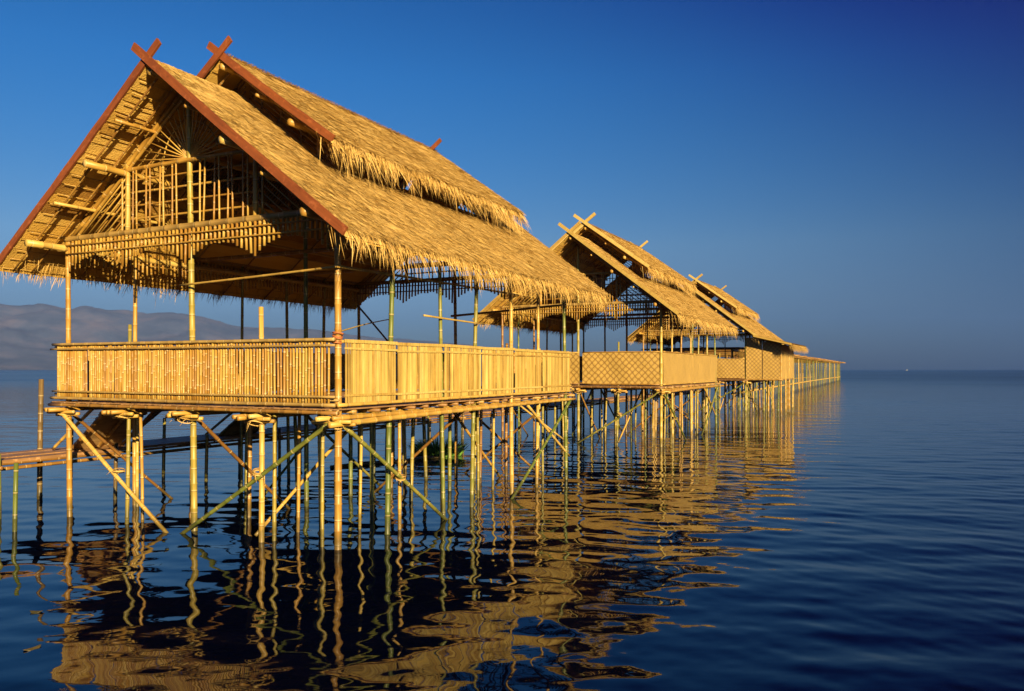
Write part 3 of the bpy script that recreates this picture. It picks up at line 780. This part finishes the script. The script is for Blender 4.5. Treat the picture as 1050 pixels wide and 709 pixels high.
        def fr():
            mb = MB(); g = np.random.default_rng(4); n = 3000
            P = np.stack([2.62-g.uniform(0, .15, n), g.uniform(-.85, WY+.6, n), np.zeros(n)], 1); P[:, 2] = zl(P[:, 0])+.02-g.uniform(0, .12, n)
            D = np.stack([g.uniform(.2, .9, n), g.normal(0, .15, n), -g.uniform(.3, .9, n)], 1); D /= np.linalg.norm(D, axis=1)[:, None]
            mb.strands(P, D, np.tile([.24, 0, .97], (n, 1)), g.uniform(.15, .42, n), g.uniform(.01, .018, n), 0, np.array([0, 0, -.8]), 3); return mb
        part('eave_fringe', 'shedfr', fr, M['thatch'], sh)
        def edge():
            mb = MB(); mb.board((.6, -.9, zl(.6)-.01), (2.65, -.9, zl(2.65)-.01), .1, .05, (0, 0, 1)); return mb
        part('bargeboard', 'shede', edge, M['pale'], sh)
        for i, (a, b) in enumerate(((.04, .93), (.97, 1.93))):
            part('wall_panel', 'wp%d' % i, lambda: mat_panel((a, -.05, 0), (b, -.05, 0), 2.1, zl((a+b)/2)-.12, 80+i), M['weave'], root)
        part('wall_panel', 'wps', lambda: mat_panel((WX+.03, 0, 0), (WX+.03, WY, 0), 2.1, zl(WX)-.14, 83), M['mat'], root)
        part('deck', 'deck2', lambda: (lambda mb: (mb.box((1.05, WY/2, 2.06), 1.86, WY+.2, .03), mb)[1])(MB()), M['plank'], root)
        for i, (x, y) in enumerate([(1.0, 0), (WX, 0), (WX, 1.6), (WX, 3.2), (WX, WY), (1.0, 1.6), (1.0, 3.2), (1.75, .6), (1.6, 2.3), (1.75, 4.0), (1.2, 0.5)]):
            top = zl(x)-.1 if (x == WX or (x == 1.0 and y == 0)) else 2.04
            part('post' if top > 3 else 'stilt', 'lp%d' % i, lambda: cane((x+rr.uniform(-.05, .05), y, -1.4), (x, y, top), .048, .042, 120+i, .002, 9), M[rr.choice(['gold', 'green', 'gold'])], root)
        part('beam', 'lb', lambda: cane((-.2, -.12, 2.06), (WX+.15, -.12, 2.06), .04, .036, 6, .001), M['brown'], root)
    return root

TH_H = R(-26.6)
U = Vector((.4478, .8942, 0)); Wv = Vector((-.8942, .4478, 0)); O = Vector((-2.55, 11.7, 0))
def at(u, w, z=0): return O + U*u + Wv*w + Vector((0, 0, z))
GRP = 'thatched pavilions on stilts in a row over the lake'
p1 = pavilion('stilt_pavilion', at(0, 0), TH_H, 'red')
tag(p1, 'nearest thatched stilt pavilion, the only one with red-brown crossed gable boards and upright cane railing', 'stilt house', GRP)
p2 = pavilion('stilt_pavilion', at(17.5, .2), TH_H+R(.4), 'woven')
tag(p2, 'thatched stilt pavilion with pale gable boards and open posts above a woven diamond-pattern railing', 'stilt house', GRP)
p3 = pavilion('stilt_pavilion', at(37.9, 1.1), TH_H-R(.5), 'walled')
tag(p3, 'farthest thatched stilt pavilion, with a closed woven-walled lean-to on its open-water side', 'stilt house', GRP)

# ------------------------------------------------------------------ trellis pier beyond
def trellis():
    root = empty('trellis_pier', at(47.5, 3.7), R(-25.1))
    tag(root, 'long flat-topped trellis of bare poles standing in the lake past the last pavilion', 'pier')
    rr = random.Random(4); L = 140; Wd = 5.5; n = 26
    for row, x in enumerate((0, -Wd)):
        for i in range(n):
            y = i*L/(n-1) + rr.uniform(-.6, .6)
            part('post', 'tpo%d%d' % (row, i), lambda: cane((x+rr.uniform(-.2, .2), y, -1), (x+rr.uniform(-.2, .2), y, 4.0+rr.uniform(-.1, .2)), .11 if i > 18 else .07, .07, i+row*30, .004, 7), M[rr.choice(['green', 'gold', 'green'])], root)
        part('top_beam', 'ttb%d' % row, lambda: cane((x, -.5, 4.0), (x, L+1.0, 4.0), .08, .08, row, .0005, 7), M['brown'], root)
        part('side_rail', 'tsr%d' % row, lambda: cane((x, -.5, .95), (x, L+.6, .95), .08, .07, row+5, .0005, 7), M['gold'], root)
    def top():
        mb = MB(); y = -.5; r2 = random.Random(9)
        while y < L+1:
            mb.pole((.9+r2.uniform(-.5, .4), y, 4.12+r2.uniform(-.03, .12)), (-Wd-.8+r2.uniform(-.4, .4), y+r2.uniform(-.6, .6), 4.10+r2.uniform(-.03, .10)), .035, .03, 5, .5, .004, False, r2); y += r2.uniform(.25, .6)
        for i in range(60):
            y = r2.uniform(0, L-8); x = r2.uniform(-Wd, .4)
            mb.pole((x, y, 4.25+r2.uniform(-.03, .08)), (x+r2.uniform(-.6, .6), y+r2.uniform(5, 9), 4.2+r2.uniform(-.05, .1)), .035, .03, 5, .5, .004, False, r2)
        return mb
    part('trellis_top', 'ttop', top, M['brown'], root)
    def net():
        mb = MB(); r2 = random.Random(10); y = 0
        while y < L:
            mb.pole((r2.uniform(-.05, .05), y, -.6), (r2.uniform(-.05, .05), y+r2.uniform(-.2, .2), 4.05), .015, .013, 4, .5, .002, False, r2); y += r2.uniform(.45, 1.3)
        return mb
    o = part('upright_sticks', 'tnet', net, M['green'], root)
trellis()

# ------------------------------------------------------------------ walkway, ramps, loose posts
def walkway():
    root = empty('plank_walkway', at(0, 7.7, .20), TH_H)
    tag(root, 'low dark plank walkway on short posts, running along the shaded side of the pavilions', 'walkway')
    rr = random.Random(12); Lw0, Lw1 = -5.5, 52
    def deckw():
        mb = MB(); r2 = random.Random(3)
        for x in (-.48, -.16, .16, .48):
            y = Lw0+r2.uniform(0, 1.5)
            while y < Lw1:
                l = r2.uniform(2.6, 3.6); mb.box((x, y+l/2, .80+r2.uniform(-.008, .012)), .31, l-.02, .055); y += l
        return mb
    part('plank_deck', 'wdk', deckw, M['walk'], root)
    for x in (.62, -.62): part('edge_pole', 'wep%.1f' % x, lambda: cane((x, Lw0, .76), (x, Lw1, .74), .026, .026, 3, .0006), M['brown'], root)
    for x in (.62,): part('edge_pole', 'wep2', lambda: cane((x-.02, Lw0, .67), (x-.05, Lw1, .67), .034, .034, 4, .0006), M['brown'], root)
    y = -5.39; i = 0
    while y < Lw1:
        for x in (.70, -.70):
            part('post', 'wp%d%.1f' % (i % 6, x), lambda: cane((x+rr.uniform(-.05, .05), 0, -1.4), (x, 0, .95+rr.uniform(0, .5)*(x < 0)), .042, .038, i, .004), M['weathered' if i % 2 else 'green'], root, (0, y, 0))
        part('cross_pole', 'wc%d' % (i % 3), lambda: cane((.8, 0, .70), (-.8, 0, .70), .035, .033, i, .002), M['brown'], root, (0, y, 0))
        y += 2.35; i += 1
walkway()
def ramp(u0, label):
    root = empty('access_ramp', at(u0, 6.15), TH_H)
    tag(root, label, 'ramp', 'ramps from the low walkway up to the nearest deck')
    rr = random.Random(int(u0*10)); T0 = np.array([0, 0, 2.0]); B0 = np.array([-1.55, .3, .97]); wd = 1.05
    def mat():
        mb = MB(); n = 26
        for i in range(n):
            t = (i+.5)/n; c = T0+(B0-T0)*t; off = rr.uniform(-.03, .03); d = (B0-T0)/np.linalg.norm(B0-T0)
            mb.board(c+np.array([0, off, 0]), c+np.array([0, wd+off, 0]), .075, .03, d)
        return mb
    part('ramp_mat', 'rm%.1f' % u0, mat, M['rampmat'], root)
    for k, dy in enumerate((-.05, wd*.5, wd+.05)):
        part('stringer', 'rs%.1f%d' % (u0, k), lambda: cane(T0+[0.1, dy, -.06], B0+[-.12, dy+.03, -.06], .045, .04, k, .004), M['brown'], root)
    part('handrail', 'rh%.1f' % u0, lambda: cane(T0+[.05, -.25, .02], B0+[-.1, -.3, .1], .035, .03, 7, .004), M['gold'], root)
    part('handrail', 'rh2%.1f' % u0, lambda: cane(T0+[.05, wd+.35, .0], B0+[-.1, wd+.1, .05], .045, .04, 8, .004), M['brown'], root)
ramp(.85, 'slatted bamboo ramp near the front left corner post, first of two behind the nearest deck')
ramp(4.7, 'slatted bamboo ramp farther in under the nearest deck, deeper among the stilts')

def stake(w_u, w_w, top, r, mat, label, seed):
    p = at(w_u, w_w); mb = MB(); mb.pole((0, 0, -1.4), (.03, 0, top), r, r*.9, 10, .4, .004, True, random.Random(seed))
    o = one('mooring_stake', mb, M[mat]); o.location = p; tag(o, label, 'stake', 'stakes by the walkway')
stake(1.0, 8.45, 2.45, .055, 'weathered', 'dark weathered stake rising well above the walkway at the far left', 3)
stake(-1.25, 5.63, 1.12, .04, 'green', 'short green-gold stake under the near end of the walkway at the far left', 4)

# floating pole, weeds, leaves
mb = MB(); mb.tube([(0, 0, .01), (.9, .6, .05), (1.6, 1.2, .02), (2.4, 1.9, .07), (2.9, 2.3, .02)], [.05, .055, .05, .045, .03], 7)
mb.tube([(1.6, 1.2, .03), (1.75, 1.15, .22), (1.8, 1.3, .34)], [.025, .02, .01], 5)
lg = one('driftwood_branch', mb, M['weathered']); lg.location = (-4.9, 21.6, 0)
tag(lg, 'dark driftwood branch lying in the water between the stilts of the nearest pavilion', 'driftwood')
kk = NT('water_weed'); gi = kk.n('ShaderNodeNewGeometry')
kk.l(kk.ramp(gi.outputs['Random Per Island'], [(0, (.05, .13, .02)), (.6, (.12, .28, .045)), (1, (.22, .38, .08))]), kk.b.inputs['Base Color']); kk.b.inputs['Roughness'].default_value = .5
mb = MB(); g = np.random.default_rng(8); n = 900
ang = g.uniform(0, 6.28, n); rad = np.sqrt(g.random(n))
P = np.stack([rad*np.cos(ang)*.66, rad*np.sin(ang)*.4, np.zeros(n)-.02], 1)
D = np.stack([np.cos(ang)*rad*.5+g.normal(0, .2, n), np.sin(ang)*rad*.5+g.normal(0, .2, n), np.ones(n)], 1); D /= np.linalg.norm(D, axis=1)[:, None]
N = np.cross(D, g.normal(0, 1, (n, 3))); N /= np.linalg.norm(N, axis=1)[:, None]
mb.strands(P, D, N, g.uniform(.35, .95, n)*(1.1-.5*rad), g.uniform(.015, .035, n), .05, np.stack([np.cos(ang)*.3, np.sin(ang)*.3, -.25*np.ones(n)], 1), 4)
wd = one('water_weed_clump', mb, kk.m); wd.location = (-2.25, 24.6, 0)
tag(wd, 'bright green tuft of water weed floating beyond the nearest pavilion stilts', 'water plant')
for i, (x, y, s, lb) in enumerate(((-5.2, 8.75, .05, 'small dark floating leaf in open water at far left, the farther of two'), (-4.55, 7.6, .06, 'small dark floating leaf in open water at far left, the nearer of two'))):
    mb = MB(); m = 12
    V = [(0, 0, .012)] + [(s*1.4*math.cos(t)*(1+.1*math.sin(3*t)), s*.7*math.sin(t), .006+.010*math.cos(2*t)) for t in np.linspace(0, 2*math.pi, m, endpoint=False)]
    V += [(a, b, c-.006) for a, b, c in V]
    T = [(0, 1+k, 1+(k+1) % m) for k in range(m)] + [(m+1, m+2+(k+1) % m, m+2+k) for k in range(m)]
    Q = [(1+k, m+2+k, m+2+(k+1) % m, 1+(k+1) % m) for k in range(m)]
    mb.add(V, Q, T); o = one('floating_leaf', mb, M['weathered']); o.location = (x, y, .0); o.rotation_euler.z = i*1.1
    tag(o, lb, 'leaf', 'leaves floating on the open water')
# a pale boat far out
kb = NT('boat_white'); nb = kb.n('ShaderNodeTexNoise', i_Scale=2.0); kb.l(kb.ramp(nb.outputs['Fac'], [(.3, (.30, .29, .27)), (.7, (.42, .42, .40))]), kb.b.inputs['Base Color'])
bt = empty('boat', (1085, 2200, 0)); tag(bt, 'tiny pale boat far out on the open water near the horizon', 'boat')
bt.scale = (.55, .55, .55)
mb = MB(); xs = np.linspace(-5, 5, 11)
sec = []
for x in xs:
    w = 1.3*(1-(abs(x)/5.2)**2.5); sec.append([(x, -w, 1.0+.03*x*x), (x, -w*.6, -.1), (x, w*.6, -.1), (x, w, 1.0+.03*x*x)])
V = [p for s in sec for p in s]; Q = []
for i in range(10):
    for k in range(4): a = i*4+k; b = i*4+(k+1) % 4; Q.append((a, b, b+4, a+4))
mb.add(V, Q); part('hull', 'hull', mb, kb.m, bt)
mb = MB(); mb.box((.3, 0, 2.1), 4.2, 1.9, 1.9); mb.box((.3, 0, 3.12), 4.8, 2.3, .12); part('cabin', 'cabin', mb, kb.m, bt)

# ------------------------------------------------------------------ hills
kh = NT('hill_scrub_hazed'); tc = kh.n('ShaderNodeTexCoord'); mp = kh.n('ShaderNodeMapping'); kh.l(tc.outputs['Object'], mp.inputs[0]); mp.inputs['Scale'].default_value = (.0018, .0018, .0022)
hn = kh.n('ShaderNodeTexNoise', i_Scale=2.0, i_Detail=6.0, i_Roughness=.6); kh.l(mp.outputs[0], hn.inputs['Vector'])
kh.l(kh.ramp(hn.outputs['Fac'], [(.36, (.034, .056, .110)), (.5, (.054, .076, .138)), (.62, (.085, .096, .155)), (.78, (.12, .118, .165))]), kh.b.inputs['Base Color']); kh.b.inputs['Roughness'].default_value = .95  # scrub tones pushed to blue; part of the distance haze sits in this colour
sky_px = [(-700, 318), (-400, 312), (-150, 316), (-60, 306), (13, 310), (45, 307), (60, 309), (75, 314), (90, 312), (120, 316), (150, 320), (180, 322), (215, 326), (245, 333), (300, 338), (345, 341), (400, 347), (440, 350), (480, 353), (520, 358), (560, 363), (620, 370), (700, 376.5), (760, 379.5)]
xs_, ys_ = zip(*sky_px)
na, nr = 520, 46; V = []; Q = []
for i in range(na+1):
    px = -700+1460*i/na; az = math.atan((px-525)/821); top = (379-np.interp(px, xs_, ys_))/821*math.cos(az)
    for j in range(nr+1):
        t = j/nr; Rr = 5000+2600*t; hz = max(0, top)*Rr
        prof = min(1, t/.72)**1.15 if t < .72 else 1-(t-.72)*.9
        x, y = Rr*math.sin(az), Rr*math.cos(az)
        f = mnoise.fractal(Vector((x*.0023, y*.0023, 3.3)), 1.0, 2.1, 6); rdg = 1-abs(mnoise.noise(Vector((x*.0016, y*.0009, 1.2))))*2
        z = hz*prof*(1 + .34*f*(1-prof*.8) + .5*(rdg-.6)*(1-prof)*prof) + hz*.02*f
        if j == 0: z = -3
        V.append((x, y, z-2*(1-t)))
for i in range(na):
    for j in range(nr): a = i*(nr+1)+j; Q.append((a, a+nr+1, a+nr+2, a+1))
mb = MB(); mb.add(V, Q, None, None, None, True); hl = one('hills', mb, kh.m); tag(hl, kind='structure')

# ------------------------------------------------------------------ water
def water():
    g = np.random.default_rng(21)
    fr = np.radians(np.arange(-56, 56.01, .36)); bk = np.radians(np.arange(60, 300.01, 4))
    ang = np.concatenate([fr, bk]); na = len(ang)
    rad = [1.2]
    while rad[-1] < 240: rad.append(rad[-1]*(1.0036 if rad[-1] > 4.5 else 1.03))
    while rad[-1] < 8900: rad.append(rad[-1]*1.09)
    rad = np.array(rad); nr = len(rad)
    A, Rr = np.meshgrid(ang, rad, indexing='ij')
    X = Rr*np.sin(A); Y = Rr*np.cos(A); Z = np.zeros_like(X)
    # long-crested ripples running towards the viewer, patchy
    spac = np.maximum(Rr*.0036, .012)
    open_ = np.clip((np.hypot(X+3, Y-9)-5)/16, 0, 1)
    patch = .55+.45*np.sin(X*.11+1.3*np.sin(Y*.07))*np.sin(Y*.09+.8+.9*np.sin(X*.05))
    for lam0, slope, cnt, spread in ((2.6, .010, 7, .30), (1.3, .015, 8, .42), (.75, .018, 9, .5), (.42, .019, 10, .6), (.26, .014, 9, .7), (.16, .010, 8, .8)):
        for i in range(cnt):
            lam = lam0*g.uniform(.75, 1.35); th = g.normal(.12, spread); k = 2*math.pi/lam
            amp = slope/k/math.sqrt(cnt)*1.6
            fade = np.clip((lam/spac-3)/4, 0, 1)*((.8+.95*open_) if lam0 < 1.5 else 1)
            ph = g.uniform(0, 6.28)
            Z += amp*fade*patch*np.sin(k*(X*math.sin(th)+Y*math.cos(th)) + ph + .6*np.sin(X*.35*(1/lam0)**.5+ph*3))
    V = np.stack([X, Y, Z], -1).reshape(-1, 3)
    i = np.arange(na-1)[:, None]; j = np.arange(nr-1)[None, :]
    a = (i*nr+j).ravel(); Q = np.stack([a, a+1, a+nr+1, a+nr], 1)
    j = np.arange(nr-1); a = ((na-1)*nr+j); b = j; Q = np.concatenate([Q, np.stack([a, a+1, b+1, b], 1)])
    Q = Q[:, ::-1]
    V = np.concatenate([V, [[0, 0, 0]]]); c = len(V)-1
    T = [(c, ((k+1) % na)*nr, k*nr) for k in range(na)]
    mb = MB(); mb.add(V, Q, T, None, None, True)
    k = NT('lake_water'); tc = k.n('ShaderNodeTexCoord')
    k.b.inputs['Base Color'].default_value = (.0004, .0014, .009, 1); k.b.inputs['Roughness'].default_value = .03
    k.b.inputs['IOR'].default_value = 1.333; k.b.inputs['Specular IOR Level'].default_value = .48
    # fine ripples, stretched along the crests
    mp = k.n('ShaderNodeMapping'); k.l(tc.outputs['Object'], mp.inputs[0]); mp.inputs['Scale'].default_value = (.42, 1, 1); mp.inputs['Rotation'].default_value = (0, 0, .15)
    n1 = k.n('ShaderNodeTexNoise', i_Scale=3.2, i_Detail=3.0, i_Roughness=.5); k.l(mp.outputs[0], n1.inputs['Vector'])
    n2 = k.n('ShaderNodeTexNoise', i_Scale=.55, i_Detail=3.0, i_Roughness=.55); k.l(mp.outputs[0], n2.inputs['Vector'])
    n3 = k.n('ShaderNodeTexNoise', i_Scale=.02, i_Detail=2.0); k.l(mp.outputs[0], n3.inputs['Vector'])
    gust = k.math('MULTIPLY', k.math('SUBTRACT', n3.outputs['Fac'], .35, True), 3.0, True)
    h = k.math('ADD', k.math('MULTIPLY', n1.outputs['Fac'], .012), k.math('MULTIPLY', n2.outputs['Fac'], .05))
    vd = k.n('ShaderNodeVectorMath', operation='DISTANCE'); k.l(tc.outputs['Object'], vd.inputs[0]); vd.inputs[1].default_value = (-3, 9, 0)
    lee = k.math('ADD', k.math('MULTIPLY', k.math('DIVIDE', k.math('MAXIMUM', k.math('SUBTRACT', vd.outputs['Value'], 5.0), 0.0), 18.0, True), .68), .32)
    far = k.math('DIVIDE', k.math('MAXIMUM', k.math('SUBTRACT', vd.outputs['Value'], 90.0), 0.0), 600.0, True)
    rg = k.math('ADD', k.math('MULTIPLY', k.math('POWER', k.math('DIVIDE', k.math('MAXIMUM', k.math('SUBTRACT', vd.outputs['Value'], 45.0), 0.0), 190.0, True), .8), .19), .025)
    k.l(k.math('ADD', rg, k.math('MULTIPLY', k.math('SUBTRACT', gust, .4, True), k.math('MULTIPLY', rg, .35))), k.b.inputs['Roughness'])
    h = k.math('MULTIPLY', h, k.math('MULTIPLY', lee, k.math('ADD', k.math('MULTIPLY', gust, .6), k.math('ADD', .45, far))))
    bp = k.n('ShaderNodeBump'); bp.inputs['Strength'].default_value = 1.0; bp.inputs['Distance'].default_value = 1.0
    k.l(h, bp.inputs['Height']); k.l(bp.outputs[0], k.b.inputs['Normal'])
    o = one('water', mb, k.m); tag(o, kind='structure')
water()

# ------------------------------------------------------------------ haze
HAZE = 7.5e-5
hv = bpy.data.materials.new('haze_air'); hv.use_nodes = True; nt = hv.node_tree
for nd in list(nt.nodes):
    if nd.type == 'BSDF_PRINCIPLED': nt.nodes.remove(nd)
pv = nt.nodes.new('ShaderNodeVolumePrincipled'); pv.inputs['Color'].default_value = (.13, .28, .85, 1); pv.inputs['Density'].default_value = HAZE
pv.inputs['Anisotropy'].default_value = .1
nt.links.new(pv.outputs[0], nt.nodes['Material Output'].inputs['Volume'])
mb = MB(); mb.box((0, 0, 295), 18400, 18400, 610)
hz = one('haze', mb, hv); tag(hz, kind='stuff')

# ------------------------------------------------------------------ light
su = Vector((1.25, -1.0, 0)); EL = R(15.5)
ca, sa = math.cos(TH_H), math.sin(TH_H)
sx, sy = su.x*ca - su.y*sa, su.x*sa + su.y*ca
S = Vector((sx, sy, 0)).normalized()*math.cos(EL); S.z = math.sin(EL)
sl = bpy.data.lights.new('sun', 'SUN'); sl.energy = 4.8; sl.angle = R(.53); sl.color = (1, .74, .37)
so = bpy.data.objects.new('sun', sl); COL.objects.link(so); so.rotation_euler = S.to_track_quat('Z', 'Y').to_euler(); so.location = S*50
w = bpy.data.worlds.new('World'); sc.world = w; w.use_nodes = True; nt = w.node_tree
bg = nt.nodes['Background']
st = nt.nodes.new('ShaderNodeTexSky'); st.sky_type = 'NISHITA'; st.sun_disc = False
st.sun_elevation = EL; st.sun_rotation = math.atan2(S.x, S.y); st.air_density = 1.0; st.dust_density = .35; st.ozone_density = 3.0
# the sky is polarised: a filter darkens it most at right angles to the sun
geo = nt.nodes.new('ShaderNodeTexCoord')
vm = nt.nodes.new('ShaderNodeVectorMath'); vm.operation = 'DOT_PRODUCT'; vm.inputs[1].default_value = S
nt.links.new(geo.outputs['Generated'], vm.inputs[0])
def wm(op, a, b):
    n = nt.nodes.new('ShaderNodeMath'); n.operation = op
    for i, x in enumerate((a, b)):
        if isinstance(x, (int, float)): n.inputs[i].default_value = x
        else: nt.links.new(x, n.inputs[i])
    return n.outputs[0]
c2 = wm('MULTIPLY', vm.outputs['Value'], vm.outputs['Value'])
pol = wm('DIVIDE', wm('SUBTRACT', 1.0, c2), wm('ADD', 1.0, c2))
SKY_TINT = [(0, (.115, .160, .31)), (.06, (.29, .345, .52)), (.15, (.68, .61, .68)), (.34, (.47, .70, .90)), (.55, (.34, .56, .80)), (1, (.34, .56, .80))]
sp = nt.nodes.new('ShaderNodeSeparateXYZ'); nt.links.new(geo.outputs['Generated'], sp.inputs[0])
p3 = wm('POWER', pol, 3.0); x4 = wm('POWER', wm('MULTIPLY', pol, wm('MAXIMUM', sp.outputs[2], 0.0)), 4.0)
fac = nt.nodes.new('ShaderNodeCombineXYZ')
base = wm('SUBTRACT', 1.0, wm('MULTIPLY', pol, .55))
for i_, (k1, k2) in enumerate(((2.0, 430.0), (1.3, 260.0), (.55, 42.0))):
    e_ = wm('EXPONENT', wm('MULTIPLY', -1.0, wm('ADD', wm('MULTIPLY', p3, k1), wm('MULTIPLY', wm('MINIMUM', x4, .02), k2))), 0)
    nt.links.new(wm('MULTIPLY', base, e_), fac.inputs[i_])
hs = nt.nodes.new('ShaderNodeHueSaturation'); hs.inputs['Saturation'].default_value = 1.32; nt.links.new(st.outputs[0], hs.inputs['Color'])
mx = nt.nodes.new('ShaderNodeMix'); mx.data_type = 'RGBA'; mx.blend_type = 'MULTIPLY'; mx.inputs[0].default_value = 1
nt.links.new(hs.outputs[0], mx.inputs[6]); nt.links.new(fac.outputs[0], mx.inputs[7])
rp = nt.nodes.new('ShaderNodeValToRGB'); el = rp.color_ramp.elements; [el.new(.5) for _ in range(4)]
for e_, (p_, c_) in zip(el, SKY_TINT): e_.position = p_; e_.color = (*c_, 1)
nt.links.new(sp.outputs[2], rp.inputs[0])
m2 = nt.nodes.new('ShaderNodeMix'); m2.data_type = 'RGBA'; m2.blend_type = 'MULTIPLY'; m2.inputs[0].default_value = 1
nt.links.new(mx.outputs[2], m2.inputs[6]); nt.links.new(rp.outputs[0], m2.inputs[7])
nt.links.new(m2.outputs[2], bg.inputs['Color']); bg.inputs['Strength'].default_value = .050

# ------------------------------------------------------------------ camera
cam = bpy.data.cameras.new('camera'); co = bpy.data.objects.new('camera', cam); COL.objects.link(co); sc.camera = co
co.location = (0, 0, 2.65); co.rotation_euler = (R(90), 0, 0); cam.sensor_width = 36; cam.lens = 821/1050*36; cam.shift_y = 24.5/1050
cam.clip_start = .1; cam.clip_end = 60000
sc.view_settings.view_transform = 'Standard'; sc.view_settings.look = 'None'; sc.view_settings.gamma = 1; sc.view_settings.use_curve_mapping = False
sc.view_settings.exposure = 1.5
sc.render.engine = 'CYCLES'
cy = sc.cycles
cy.use_denoising = True; cy.max_bounces = 6; cy.diffuse_bounces = 2; cy.glossy_bounces = 4; cy.volume_bounces = 0; cy.transparent_max_bounces = 4
cy.caustics_reflective = False; cy.caustics_refractive = False; cy.sample_clamp_indirect = 6
